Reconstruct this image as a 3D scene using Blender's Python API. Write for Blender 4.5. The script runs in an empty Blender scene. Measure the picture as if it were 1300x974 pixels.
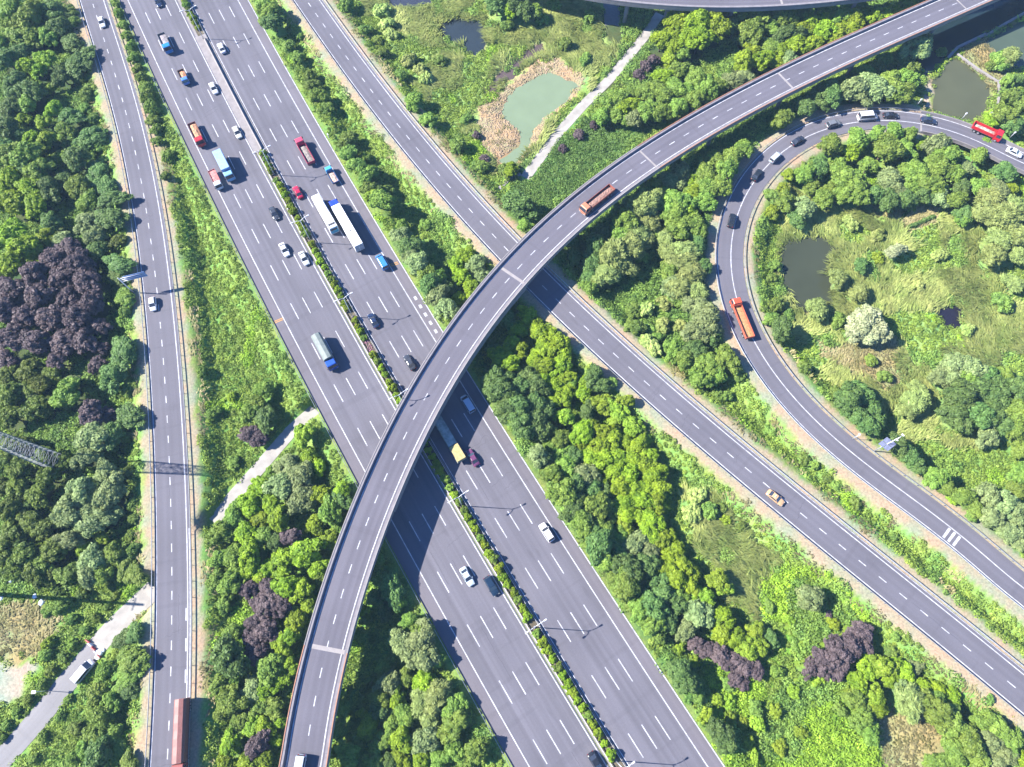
import bpy, math, random
import numpy as np
from mathutils import Vector, Matrix
random.seed(7); rng = np.random.default_rng(7)
SC = bpy.context.scene
COL = SC.collection
# ------------------------------------------------------------------ camera
F_, NY, H = 850.0, 815.0, 178.0
TILT = math.atan((NY-487)/F_)
cam = bpy.data.cameras.new('camera'); cam.sensor_width = 36; cam.lens = F_/1300*36
cam.clip_start = 1; cam.clip_end = 9000
camo = bpy.data.objects.new('camera', cam); COL.objects.link(camo)
camo.location = (0, 0, H); camo.rotation_euler = (TILT, 0, 0); SC.camera = camo
# ------------------------------------------------------------------ world, sun, exposure
SUN_EL = math.radians(40); SUN_DIR = Vector((-1, 0.066, 0)).normalized()*math.cos(SUN_EL)+Vector((0, 0, math.sin(SUN_EL)))
w = bpy.data.worlds.new('World'); SC.world = w; w.use_nodes = True
nt = w.node_tree; nt.nodes.clear()
sky = nt.nodes.new('ShaderNodeTexSky'); sky.sky_type = 'NISHITA'; sky.sun_disc = False
sky.sun_elevation = SUN_EL; sky.sun_rotation = math.atan2(SUN_DIR.x, SUN_DIR.y)
sky.air_density = 1.0; sky.dust_density = 0.3; sky.ozone_density = 3.0
bg = nt.nodes.new('ShaderNodeBackground'); bg.inputs['Strength'].default_value = 0.055
wo = nt.nodes.new('ShaderNodeOutputWorld')
tn = nt.nodes.new('ShaderNodeMix'); tn.data_type = 'RGBA'; tn.blend_type = 'MULTIPLY'; tn.inputs[0].default_value = 1; tn.inputs[7].default_value = (.50, .85, 1.4, 1)
nt.links.new(sky.outputs[0], tn.inputs[6]); nt.links.new(tn.outputs[2], bg.inputs[0]); nt.links.new(bg.outputs[0], wo.inputs[0])
sl = bpy.data.lights.new('sun', 'SUN'); sl.energy = 4.2; sl.angle = math.radians(0.5); sl.color = (1.0, 0.955, 0.88)
so = bpy.data.objects.new('sun', sl); COL.objects.link(so); so.rotation_euler = SUN_DIR.to_track_quat('Z', 'Y').to_euler()
SC.view_settings.view_transform = 'Standard'; SC.view_settings.look = 'None'
SC.view_settings.exposure = 2.05; SC.view_settings.gamma = 1
try:
    SC.cycles.max_bounces = 4; SC.cycles.diffuse_bounces = 2; SC.cycles.transparent_max_bounces = 4
except Exception: pass
# ------------------------------------------------------------------ survey: photo pixel -> world
HAZE = 0.00011
ct, st_ = math.cos(TILT), math.sin(TILT)
def G(px, py, z=0.0):
    u = (px-650)/F_; v = -(py-487)/F_
    d = (u, v*ct+st_, v*st_-ct); k = (z-H)/d[2]
    return np.array([d[0]*k, d[1]*k])
def PX(X, Y, Z=0):
    Zr = Z-H; cy = Y*ct+Zr*st_; cz = Y*st_-Zr*ct
    return 650+F_*X/cz, 487-F_*cy/cz
# ------------------------------------------------------------------ curves
class Curve:
    def __init__(s, X, Y, ext0=70, ext1=70):
        X = np.asarray(X); Y = np.asarray(Y)
        def extend(X, Y, n):
            a = np.array([X[-1], Y[-1]]); k = min(40, len(X)-1); d = a-np.array([X[-1-k], Y[-1-k]]); d /= np.hypot(*d)
            t = np.arange(1, n+1)
            return np.r_[X, a[0]+d[0]*t], np.r_[Y, a[1]+d[1]*t]
        X, Y = extend(X, Y, ext1); X, Y = extend(X[::-1], Y[::-1], ext0); X = X[::-1]; Y = Y[::-1]
        L = np.r_[0, np.cumsum(np.hypot(np.diff(X), np.diff(Y)))]
        n = int(L[-1]); s.len = n; ss = np.arange(0, n+1.0)
        s.X = np.interp(ss, L, X); s.Y = np.interp(ss, L, Y)
        tx = np.gradient(s.X); ty = np.gradient(s.Y); l = np.hypot(tx, ty); s.tx = tx/l; s.ty = ty/l
    def at(s, S, t=0.0):
        i = np.arange(len(s.X)); S = np.asarray(S, float)
        x = np.interp(S, i, s.X); y = np.interp(S, i, s.Y); a = np.interp(S, i, s.tx); b = np.interp(S, i, s.ty)
        return x+t*b, y-t*a
    def ang(s, S):
        i = np.arange(len(s.X)); return math.atan2(np.interp(S, i, s.ty), np.interp(S, i, s.tx))
    def near(s, x, y):
        x = np.atleast_1d(x).astype(float); y = np.atleast_1d(y).astype(float)
        So = np.empty(len(x)); To = np.empty(len(x)); Do = np.empty(len(x))
        for a in range(0, len(x), 4000):
            xx = x[a:a+4000, None]; yy = y[a:a+4000, None]
            d = (xx-s.X)**2+(yy-s.Y)**2; i = d.argmin(1)
            dx = x[a:a+4000]-s.X[i]; dy = y[a:a+4000]-s.Y[i]
            So[a:a+4000] = i+dx*s.tx[i]+dy*s.ty[i]; To[a:a+4000] = dx*s.ty[i]-dy*s.tx[i]; Do[a:a+4000] = np.sqrt(d[np.arange(len(i)), i])
        return So, To, Do
    def s_at(s, px, py, z=0):
        g = G(px, py, z); a, b, _ = s.near(g[0], g[1]); return float(a[0]), float(b[0])
def fitc(pts, z, deg, **k):
    g = np.array([G(p[0], p[1], z) for p in pts]); L = np.r_[0, np.cumsum(np.hypot(*np.diff(g, axis=0).T))]; u = L/L[-1]
    for it in range(8):
        cx = np.polyfit(u, g[:, 0], deg); cy = np.polyfit(u, g[:, 1], deg)
        uu = np.linspace(-.05, 1.05, 1500); X = np.polyval(cx, uu); Y = np.polyval(cy, uu)
        u = np.array([uu[np.argmin((X-a)**2+(Y-b)**2)] for a, b in g])
    uu = np.linspace(0, 1, 900); return Curve(np.polyval(cx, uu), np.polyval(cy, uu), **k)
SLIP = fitc([(119.3,9),(147.5,98.8),(165.5,165.5),(180.9,238.6),(193.7,319.5),(198.9,363),(209.1,480),(213.7,558),(218.1,670),(218.1,794.5),(216.8,862.6),(212.5,970)], 0, 6)
DIAG = fitc([(397,11.5),(435.5,67.2),(479.1,125.7),(515.8,171.4),(567.6,234),(581.7,249.7),(611.2,282.9),(642,315),(691.3,365),(726,399.6),(761.9,434.2),(800.4,468.4),(820.9,486.4),(862,522.9),(905,559.5),(950.5,597.5),(1021.3,655.8),(1095.7,715.6),(1121.4,736.8),(1172.7,778.7),(1225.3,821),(1277.9,864.4)], 0, 4)
LOOP = fitc([(1300,208),(1278,197.6),(1226.6,174.5),(1188,160.4),(1149.6,155.3),(1110,154.5),(1077.8,156.5),(1031.6,169.4),(995.7,192.5),(970,215.5),(951.8,240),(930,291.3),(928.7,337.5),(936.4,383.7),(955.6,430),(986.7,480),(1054.7,552),(1113.7,599.3),(1170,644),(1221.5,680),(1270,724),(1300,747)], 0, 10)
OVER = fitc([(388,957.5),(399.5,890.8),(415.7,820),(424.7,789.4),(443.2,726),(477,633.8),(489.5,605.4),(501.5,579.2),(514.6,553),(527.7,527.7),(540.8,503.8),(629.2,374.4),(644.2,356.6),(659.9,338.8),(675.5,322),(691.7,305.4),(770,236),(827,200),(870,172),(915,146),(970,117),(1004,98),(1056,74),(1090,58.5),(1139,37.5),(1186,17),(1200,10)], 8, 7)
def mway():
    ss = np.linspace(-250, 250, 1001); ang = .5334051+.2865006e-3*ss-.0572539e-6*ss**2
    dx = np.cumsum(np.sin(ang))*.5; dy = -np.cumsum(np.cos(ang))*.5
    dx -= dx[500]; dy -= dy[500]
    c = Curve((dx-40.0)[::-1], (dy+96.517)[::-1], 1, 1); return c
MW = mway()
def ms(s): return 251.0-s          # measured s (down the photo) -> MW arclength (up the photo)
# carriageway limits across each road (t to the right of the curve's direction)
LIM = {'MW': (MW, -31.2, 11.4), 'SLIP': (SLIP, -5.2, 4.6), 'DIAG': (DIAG, -5.2, 4.4), 'LOOP': (LOOP, -3.9, 4.8)}
LOOP_BR = LOOP.s_at(1168, 158)[0]     # east of this the loop is a bridge
LANE = Curve(*np.array([G(*p, -3) for p in [(2,965),(20,945),(55,905),(82,870),(104,845),(122,822),(140,801),(165,777),(192,752)]]).T, 20, 2)
TRACKA = Curve(*np.array([G(*p, -3) for p in [(836,20),(822,42),(773,102),(742,132),(708,170),(686,200),(668,224)]]).T, 1, 1)
TRACKB = Curve(*np.array([G(*p, -3) for p in [(397,523),(368,549),(326,598),(295,632),(274,662)]]).T, 1, 1)
# ------------------------------------------------------------------ ponds
POND = {
 'green': [(641,133),(655,115),(670,106),(697,92),(714,99),(731,110),(719,126),(697,146),(676,163),(673,178),(664,195),(654,208),(640,209),(634,203),(650,192),(663,178),(660,167),(648,155),(636,148)],
 'reed': [(556,26),(580,24),(615,26),(618,49),(612,62),(604,69),(592,64),(580,58),(571,51),(558,41)],
 'reedtop': [(494,-30),(545,-30),(546,3),(525,7),(505,13),(496,8)],
 'mud': [(617,118),(634,97),(650,78),(670,64),(688,56),(690,66),(672,80),(655,94),(640,106),(628,117)],
 'canal': [(1178,100),(1150,60),(1170,35),(1215,5),(1262,-40),(1420,-60),(1420,-20),(1300,18),(1252,42),(1216,60),(1200,72),(1188,85)],
 'east': [(1254,52),(1273,40),(1300,27),(1380,10),(1380,90),(1300,85),(1283,86),(1268,70)],
 'fish': [(1190,97),(1204,80),(1214,75),(1233,88),(1252,105),(1256,123),(1247,143),(1231,153),(1210,150),(1188,142),(1187,120)],
 'loop': [(996,307),(1012,304),(1029,304),(1045,303),(1060,307),(1062,322),(1050,337),(1052,360),(1057,384),(1046,388),(1034,389),(1025,396),(1011,389),(1002,376),(993,363),(987,345),(990,325)],
 'little': [(1192,396),(1196,390),(1203,386),(1210,390),(1218,390),(1220,401),(1219,411),(1210,419),(1203,419),(1195,412)]}
WL = -3.45
def rough_outline(v):
    p = np.array([G(a[0], a[1], WL) for a in v]); out = []; r = np.random.default_rng(len(v)*13)
    for a, b in zip(p, np.roll(p, -1, 0)):
        n = max(1, int(np.hypot(*(b-a))/1.6)); d = (b-a)/max(np.hypot(*(b-a)), .01)
        for k in range(n): q = a+(b-a)*k/n; out.append(q+np.array([-d[1], d[0]])*r.normal(scale=.42))
    return np.array(out)
PW = {k: rough_outline(v) for k, v in POND.items()}
def inpoly(px, py, poly):
    px = np.asarray(px); py = np.asarray(py); r = np.zeros(px.shape, bool); n = len(poly)
    for i in range(n):
        x1, y1 = poly[i]; x2, y2 = poly[(i+1) % n]
        if y1 == y2: continue
        c = ((y1 > py) != (y2 > py)) & (px < (x2-x1)*(py-y1)/(y2-y1)+x1); r ^= c
    return r
def polydist(x, y, poly):
    d = np.full(x.shape, 1e9); n = len(poly)
    for i in range(n):
        a = poly[i]; b = poly[(i+1) % n]; ab = b-a; t = np.clip(((x-a[0])*ab[0]+(y-a[1])*ab[1])/(ab@ab), 0, 1)
        d = np.minimum(d, np.hypot(x-a[0]-t*ab[0], y-a[1]-t*ab[1]))
    return np.where(inpoly(x, y, poly), -d, d)
def vnoise(x, y, sc, seed=0):
    r = np.random.default_rng(seed); T = r.random((64, 64)); u = x/sc; v = y/sc
    i = np.floor(u).astype(int); j = np.floor(v).astype(int); fu = u-i; fv = v-j; fu = fu*fu*(3-2*fu); fv = fv*fv*(3-2*fv)
    g = lambda a, b: T[a % 64, b % 64]
    return (g(i, j)*(1-fu)+g(i+1, j)*fu)*(1-fv)+(g(i, j+1)*(1-fu)+g(i+1, j+1)*fu)*fv
def sstep(a, b, x): t = np.clip((x-a)/(b-a), 0, 1); return t*t*(3-2*t)
def road_d(x, y, skip_bridge=True):
    """signed distance outside the nearest road edge, and which road"""
    best = np.full(len(x), 1e9); who = np.zeros(len(x), int)
    for k, (nm, (c, t0, t1)) in enumerate(LIM.items()):
        S, T, D = c.near(x, y); d = np.maximum(T-t1, t0-T)
        end = (S < 1) | (S > c.len-1); d = np.where(end, np.maximum(d, D), d)
        if nm == 'LOOP' and skip_bridge: d = np.where(S < LOOP_BR, np.maximum(d, 0)+np.clip((LOOP_BR-S)*1.5, 0, 40), d)
        m = d < best; best[m] = d[m]; who[m] = k
    return best, who
def height(x, y, d=None):
    x = np.atleast_1d(x).astype(float); y = np.atleast_1d(y).astype(float)
    if d is None: d, _ = road_d(x, y)
    h = -3*sstep(2.5, 8.5, d)
    h += (vnoise(x, y, 9, 3)-.5)*.7*sstep(5, 12, d)
    for k, p in PW.items():
        near = (np.abs(x-p[:, 0].mean()) < 90) & (np.abs(y-p[:, 1].mean()) < 70)
        if near.any():
            e = polydist(x[near], y[near], p)
            h[near] = np.where(e < 3, np.minimum(h[near], WL-.10+np.clip(e, -2, 3)*.25), h[near])
    for c, wd in ((LANE, 2.9), (TRACKA, 1.8), (TRACKB, 1.8)):
        near = (x > c.X.min()-12) & (x < c.X.max()+12) & (y > c.Y.min()-12) & (y < c.Y.max()+12)
        if near.any():
            S, T, D = c.near(x[near], y[near]); k = sstep(wd+2, wd, D)
            h[near] = h[near]*(1-k)+np.minimum(-3.0, -3.0)*k
    return h
def HT(x, y): return float(height(np.array([x]), np.array([y]))[0])
def GT(px, py, dz=0.0):
    z = -1.5
    for _ in range(5): g = G(px, py, z+dz); z = HT(*g)
    g = G(px, py, z+dz); return np.array([g[0], g[1], z])
# ------------------------------------------------------------------ material helpers
def newmat(name):
    m = bpy.data.materials.new(name); m.use_nodes = True; n = m.node_tree; n.nodes.clear()
    o = n.nodes.new('ShaderNodeOutputMaterial'); p = n.nodes.new('ShaderNodeBsdfPrincipled'); n.links.new(p.outputs[0], o.inputs[0]); return m, n, p
MC = {}
def paint(name, col, rough=.5, metal=0.0, var=.12, scale=1.5, spec=.4):
    if name in MC: return MC[name]
    m, n, p = newmat(name)
    tc = n.nodes.new('ShaderNodeTexCoord'); no = n.nodes.new('ShaderNodeTexNoise'); no.inputs['Scale'].default_value = scale; no.inputs['Detail'].default_value = 4
    mr = n.nodes.new('ShaderNodeMapRange'); mr.inputs[1].default_value = .3; mr.inputs[2].default_value = .7; mr.inputs[3].default_value = 1-var*1.2; mr.inputs[4].default_value = 1+var
    mx = n.nodes.new('ShaderNodeVectorMath'); mx.operation = 'SCALE'; mx.inputs[0].default_value = col[:3]
    n.links.new(tc.outputs['Object'], no.inputs['Vector']); n.links.new(no.outputs[0], mr.inputs[0]); n.links.new(mr.outputs[0], mx.inputs['Scale']); n.links.new(mx.outputs[0], p.inputs['Base Color'])
    p.inputs['Roughness'].default_value = rough; p.inputs['Metallic'].default_value = metal; p.inputs['Specular IOR Level'].default_value = spec
    MC[name] = m; return m
def foliage(name, col, col2, rough=.6, scale=.35, hv=.25):
    m, n, p = newmat(name)
    tc = n.nodes.new('ShaderNodeNewGeometry'); no = n.nodes.new('ShaderNodeTexNoise'); no.inputs['Scale'].default_value = scale; no.inputs['Detail'].default_value = 5; no.inputs['Roughness'].default_value = .7
    rp = n.nodes.new('ShaderNodeValToRGB'); rp.color_ramp.elements[0].position = .35; rp.color_ramp.elements[0].color = (*col, 1); rp.color_ramp.elements[1].position = .68; rp.color_ramp.elements[1].color = (*col2, 1)
    oi = n.nodes.new('ShaderNodeObjectInfo'); mr = n.nodes.new('ShaderNodeMapRange'); mr.inputs[3].default_value = 1-hv; mr.inputs[4].default_value = 1+hv
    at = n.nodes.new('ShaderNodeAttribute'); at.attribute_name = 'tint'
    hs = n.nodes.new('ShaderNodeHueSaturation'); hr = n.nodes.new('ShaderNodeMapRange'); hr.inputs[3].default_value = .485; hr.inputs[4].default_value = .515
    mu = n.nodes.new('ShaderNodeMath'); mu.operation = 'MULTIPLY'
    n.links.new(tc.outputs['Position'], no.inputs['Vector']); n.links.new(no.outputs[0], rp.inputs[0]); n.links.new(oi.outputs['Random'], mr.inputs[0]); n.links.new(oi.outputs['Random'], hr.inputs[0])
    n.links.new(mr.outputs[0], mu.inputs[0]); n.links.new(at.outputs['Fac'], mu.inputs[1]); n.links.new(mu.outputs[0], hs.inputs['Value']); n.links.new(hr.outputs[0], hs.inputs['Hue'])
    n.links.new(rp.outputs[0], hs.inputs['Color']); n.links.new(hs.outputs[0], p.inputs['Base Color'])
    p.inputs['Roughness'].default_value = rough; p.inputs['Specular IOR Level'].default_value = .25
    tr = n.nodes.new('ShaderNodeBsdfTranslucent'); n.links.new(hs.outputs[0], tr.inputs[0]); ms_ = n.nodes.new('ShaderNodeMixShader'); ms_.inputs[0].default_value = .32
    n.links.new(p.outputs[0], ms_.inputs[1]); n.links.new(tr.outputs[0], ms_.inputs[2]); n.links.new(ms_.outputs[0], n.nodes['Material Output'].inputs[0])
    MC[name] = m; return m
def asphalt(name, base, streak=.10, per=1.905, phase=0.0, track=.05):
    m, n, p = newmat(name); L = n.links
    uv = n.nodes.new('ShaderNodeUVMap'); uv.uv_map = 'UVMap'
    def noise(sx, sy, sc, det=4):
        mp = n.nodes.new('ShaderNodeMapping'); mp.inputs['Scale'].default_value = (sx, sy, 1); no = n.nodes.new('ShaderNodeTexNoise'); no.inputs['Scale'].default_value = sc; no.inputs['Detail'].default_value = det
        L.new(uv.outputs[0], mp.inputs[0]); L.new(mp.outputs[0], no.inputs['Vector']); return no.outputs[0]
    def rng_(src, a, b, lo, hi):
        r = n.nodes.new('ShaderNodeMapRange'); r.inputs[1].default_value = a; r.inputs[2].default_value = b; r.inputs[3].default_value = lo; r.inputs[4].default_value = hi; L.new(src, r.inputs[0]); return r.outputs[0]
    def mul(a, b):
        q = n.nodes.new('ShaderNodeMath'); q.operation = 'MULTIPLY'; L.new(a, q.inputs[0]); L.new(b, q.inputs[1]); return q.outputs[0]
    a = rng_(noise(1.1, .012, 1.0, 3), .3, .7, 1-streak, 1+streak)
    b = rng_(noise(1, 1, .06, 5), .3, .7, .91, 1.09)
    c = rng_(noise(1, 1, 2.2, 3), .25, .75, .95, 1.05)
    d = rng_(noise(.09, 1.6, .22, 2), .60, .66, 1.0, .93)   # faint cross cracks / patches
    e = rng_(noise(.27, .004, 1.0, 2), .35, .65, 1-streak*1.3, 1+streak*1.1)
    v = mul(mul(mul(mul(a, b), c), d), e)
    sx = n.nodes.new('ShaderNodeSeparateXYZ'); L.new(uv.outputs[0], sx.inputs[0])      # tyre-polished wheel paths
    ma = n.nodes.new('ShaderNodeMath'); ma.operation = 'MULTIPLY_ADD'; ma.inputs[1].default_value = 2*math.pi/per; ma.inputs[2].default_value = -2*math.pi/per*phase; L.new(sx.outputs[0], ma.inputs[0])
    co = n.nodes.new('ShaderNodeMath'); co.operation = 'COSINE'; L.new(ma.outputs[0], co.inputs[0]); am = rng_(noise(.2, .01, 1.0, 2), .3, .7, track*.3, track)
    cm = mul(co.outputs[0], am); ad = n.nodes.new('ShaderNodeMath'); ad.operation = 'ADD'; ad.inputs[1].default_value = 1; L.new(cm, ad.inputs[0]); v = mul(v, ad.outputs[0])
    sp = rng_(noise(.5, .12, .8, 2), .66, .72, 1.0, .90); v = mul(v, sp)                 # oil and rubber stains
    sc = n.nodes.new('ShaderNodeVectorMath'); sc.operation = 'SCALE'; sc.inputs[0].default_value = base; L.new(v, sc.inputs['Scale']); L.new(sc.outputs[0], p.inputs['Base Color'])
    p.inputs['Roughness'].default_value = .85; p.inputs['Specular IOR Level'].default_value = .25
    MC[name] = m; return m
ASPH = asphalt('asphalt', (.098,.093,.110), .075); ASPHL = asphalt('asphalt_left', (.098,.093,.110), .075, 1.92, -15.8); ASPH2 = asphalt('slip_asphalt', (.096,.091,.108), .055); LANEM = asphalt('lane_asphalt', (.175,.168,.172), .05); SHLD = asphalt('shoulder_asphalt', (.110,.100,.114), .04)
ASPH3 = asphalt('deck_asphalt', (.095,.089,.108), .065)
WHITE = paint('road_paint', (.37,.37,.395), .7, var=.28, scale=.9); YEL = paint('road_paint_orange', (0.385,0.196,0.049), .7)
CONC = paint('concrete', (.19,.172,.17), .85, var=.13, scale=.6); CONCL = paint('pale_concrete', (.225,.205,.20), .9, var=.12, scale=.5); CONCD = paint('dark_concrete', (0.112,0.112,0.119), .9)
PARA = paint('parapet_concrete', (.165,.150,.160), .85, var=.12, scale=.7); TRACK = paint('pale_track', (.27,.25,.225), .9, var=.18, scale=.35); PYL = paint('pylon_steel', (.17,.18,.20), .5, .2)
STEEL = paint('galvanised_steel', (0.294,0.308,0.336), .45, .3); WSTEEL = paint('white_steel', (0.504,0.511,0.532), .4); RUST = paint('rust_rail', (0.294,0.140,0.084), .7); POST = paint('rail_post_steel', (0.154,0.154,0.182), .6)
BARK = paint('bark', (.09, .07, .05), .9); SOIL = paint('bed_soil', (.09, .075, .05), .95, var=.3)
RUBBER = paint('rubber', (.02, .02, .022), .8); GLASS = paint('car_glass', (.025, .03, .04), .08, spec=.8, var=.02); RIM = paint('rim_metal', (.45, .45, .47), .3, .6)
LAMPW = paint('headlight_lens', (.3, .3, .3), .1, spec=.8); LAMPR = paint('taillight_lens', (.35, .02, .02), .2); CHAS = paint('chassis_steel', (.05, .05, .055), .6)
# ------------------------------------------------------------------ mesh helpers
class MB:
    def __init__(s): s.v = []; s.f = []; s.uv = None
    def add(s, v, f):
        b = len(s.v); s.v += [tuple(p) for p in v]; s.f += [tuple(i+b for i in q) for q in f]; return s
    def box(s, x0, x1, y0, y1, z0, z1):
        return s.add([(x0,y0,z0),(x1,y0,z0),(x1,y1,z0),(x0,y1,z0),(x0,y0,z1),(x1,y0,z1),(x1,y1,z1),(x0,y1,z1)], [(0,3,2,1),(4,5,6,7),(0,1,5,4),(1,2,6,5),(2,3,7,6),(3,0,4,7)])
    def hexa(s, b, t):   # bottom quad, top quad (ccw seen from above)
        return s.add(list(b)+list(t), [(0,3,2,1),(4,5,6,7),(0,1,5,4),(1,2,6,5),(2,3,7,6),(3,0,4,7)])
    def bar(s, a, b, r, n=6, r2=None):
        a = Vector(a); b = Vector(b); d = (b-a).normalized(); u = d.orthogonal().normalized(); w_ = d.cross(u); r2 = r if r2 is None else r2; v = []
        for i in range(n): t = 2*math.pi*i/n; v.append(a+(u*math.cos(t)+w_*math.sin(t))*r)
        for i in range(n): t = 2*math.pi*i/n; v.append(b+(u*math.cos(t)+w_*math.sin(t))*r2)
        return s.add(v, [(i, (i+1) % n, n+(i+1) % n, n+i) for i in range(n)]+[tuple(range(n))[::-1], tuple(range(n, 2*n))])
    def loft(s, rings, cap=True):
        n = len(rings[0]); v = [p for r in rings for p in r]; f = []
        for k in range(len(rings)-1):
            for i in range(n): f.append((k*n+i, k*n+(i+1) % n, (k+1)*n+(i+1) % n, (k+1)*n+i))
        if cap: f += [tuple(range(n))[::-1], tuple(range((len(rings)-1)*n, len(rings)*n))]
        return s.add(v, f)
    def mesh(s, name, mat, smooth=False, bevel=0):
        me = bpy.data.meshes.new(name); me.from_pydata(s.v, [], s.f); me.materials.append(mat)
        if smooth: me.shade_smooth()
        me.update(); return me
def link(name, me, parent=None):
    o = bpy.data.objects.new(name, me); COL.objects.link(o)
    if parent is not None: o.parent = parent
    return o
def tag(o, label=None, cat=None, group=None, kind=None):
    if label: o['label'] = label
    if cat: o['category'] = cat
    if group: o['group'] = group
    if kind: o['kind'] = kind
    return o
def empty(name, loc, rz=0): 
    o = bpy.data.objects.new(name, None); COL.objects.link(o); o.location = loc; o.rotation_euler = (0, 0, rz); o.empty_display_size = .3; return o
def bigmesh(name, V, Fc, mat, tint=None, n=4, smooth=False, extra=None):
    me = bpy.data.meshes.new(name); V = np.asarray(V, np.float32); Fc = np.asarray(Fc, np.int32)
    me.vertices.add(len(V)); me.vertices.foreach_set('co', V.ravel()); me.loops.add(Fc.size); me.loops.foreach_set('vertex_index', Fc.ravel())
    me.polygons.add(len(Fc)); me.polygons.foreach_set('loop_start', np.arange(0, Fc.size, n, dtype=np.int32)); me.polygons.foreach_set('loop_total', np.full(len(Fc), n, np.int32))
    me.update(calc_edges=True)
    if tint is not None:
        a = me.attributes.new('tint', 'FLOAT', 'POINT'); a.data.foreach_set('value', np.asarray(tint, np.float32))
    me.materials.append(mat)
    if smooth: me.shade_smooth()
    return me
def strip(c, s0, s1, prof, step=3.0, closed=True):
    """sweep a (t,z) profile along curve c"""
    n = max(2, int((s1-s0)/step)+1); rings = []
    for S in np.linspace(s0, s1, n):
        ring = []
        for t, z in prof: x, y = c.at(S, t); ring.append((float(x), float(y), z))
        rings.append(ring)
    m = MB()
    if closed: m.loft(rings)
    else:
        k = len(prof); v = [p for r in rings for p in r]
        m.add(v, [(a*k+i, a*k+i+1, (a+1)*k+i+1, (a+1)*k+i) for a in range(n-1) for i in range(k-1)])
    return m
def sheet(name, c, s0, s1, t0, t1, z, mat, parent=None, step=3.0, t0b=None, t1b=None, skirt=.3):
    """road surface with UV = (t, s) and real thickness"""
    n = max(2, int((s1-s0)/step)+1); V = []; UV = []; nt_ = 2
    for k, S in enumerate(np.linspace(s0, s1, n)):
        q = k/(n-1); a = t0+(0 if t0b is None else (t0b-t0)*q); b = t1+(0 if t1b is None else (t1b-t1)*q)
        for t, zz in ((a, z-skirt), (a, z), (b, z), (b, z-skirt)):
            x, y = c.at(S, t); V.append((float(x), float(y), zz)); UV.append((t, S))
    Fc = [(a*4+i+4, a*4+i+5, a*4+i+1, a*4+i) for a in range(n-1) for i in range(3)]
    me = bpy.data.meshes.new(name); me.from_pydata(V, [], Fc); me.materials.append(mat)
    uvl = me.uv_layers.new(name='UVMap'); idx = np.empty(len(me.loops), np.int32); me.loops.foreach_get('vertex_index', idx)
    uvl.data.foreach_set('uv', np.array(UV, np.float32)[idx].ravel()); me.update()
    me.validate(); 
    return link(name, me, parent)
def lines(c, segs, z, width=.22):
    """segs: (s0,s1,t[,t_end][,w]) painted lines"""
    m = MB()
    for sg in segs:
        s0, s1, t = sg[:3]; te = sg[3] if len(sg) > 3 and sg[3] is not None else t; w_ = sg[4] if len(sg) > 4 else width
        n = max(2, int(abs(s1-s0)/3)+1); v = []
        for k, S in enumerate(np.linspace(s0, s1, n)):
            tt = t+(te-t)*k/(n-1)
            for d in (-w_/2, w_/2): x, y = c.at(S, tt+d); v.append((float(x), float(y), z))
        m.add(v, [(2*a+2, 2*a+3, 2*a+1, 2*a) for a in range(n-1)])
    return m
# ------------------------------------------------------------------ land cover
LC = []   # ordered (class, polygon in photo survey coordinates)
def lc(cls, *p): LC.append((cls, list(p)))
lc('wood', (-60,-60),(90,-60),(100,60),(112,110),(122,200),(138,260),(150,330),(158,470),(165,600),(165,738),(120,745),(-60,745))
lc('dry', (-60,755),(45,762),(75,790),(62,838),(30,834),(-60,860))
lc('soil', (-60,850),(31,837),(57,842),(52,852),(16,888),(-60,930))
lc('reed', (440,-60),(778,-60),(800,60),(740,108),(690,190),(655,235),(610,200),(560,150),(505,85))
lc('vine', (680,205),(735,155),(835,160),(800,185),(740,235),(680,285),(645,260),(650,240))
lc('wood', (760,10),(1180,-60),(1180,0),(1000,80),(900,130),(835,160),(745,140),(780,70))
lc('bush', (700,260),(800,190),(960,130),(1180,90),(1175,130),(1040,140),(940,200),(905,290),(905,400),(930,470),(800,440),(700,340))
lc('reed', (960,290),(1000,240),(1180,230),(1290,330),(1330,420),(1330,560),(1180,580),(1040,470),(990,420),(960,350))
lc('weed', (950,260),(990,240),(985,330),(1000,420),(1010,450),(960,390))
lc('dry', (1040,440),(1120,425),(1150,440),(1130,500),(1060,460))
lc('dry', (1100,255),(1140,260),(1200,265),(1190,280),(1160,290),(1120,275))
lc('bush', (600,400),(640,400),(780,600),(900,800),(960,974),(900,974),(760,760),(620,560))
lc('reed', (870,600),(940,650),(1000,720),(980,790),(920,760),(880,690))
lc('lime', (860,830),(960,860),(1100,860),(1130,1034),(940,1034))
lc('dry', (1115,910),(1160,890),(1210,930),(1220,1034),(1130,1034))
lc('lime', (970,730),(1060,720),(1110,780),(1080,860),(980,850))
lc('yellow', (1150,560),(1200,555),(1215,610),(1170,620))
lc('soil', (1172,95),(1190,90),(1186,120),(1190,145),(1172,135))
lc('dry', (1210,62),(1262,44),(1270,75),(1285,95),(1265,125),(1240,90))
lc('spoil', (607,136),(628,120),(650,103),(672,86),(689,71),(706,74),(743,95),(735,115),(712,140),(692,165),(688,178),(660,206),(638,222),(630,200),(607,182))
CLS = ['weed','wood','dry','soil','reed','bush','vine','lime','yellow','spoil']
def cover(px, py):
    r = np.zeros(px.shape, int)
    for k, p in LC: r[inpoly(px, py, p)] = CLS.index(k)
    return r
GC = {'weed': (.145,.225,.06), 'wood': (.05,.07,.03), 'dry': (.24,.21,.11), 'soil': (.27,.24,.215), 'reed': (.19,.27,.09), 'bush': (.08,.13,.04), 'vine': (.075,.15,.045), 'lime': (.13,.20,.03), 'yellow': (.19,.24,.035), 'spoil': (.27,.20,.13)}
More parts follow.
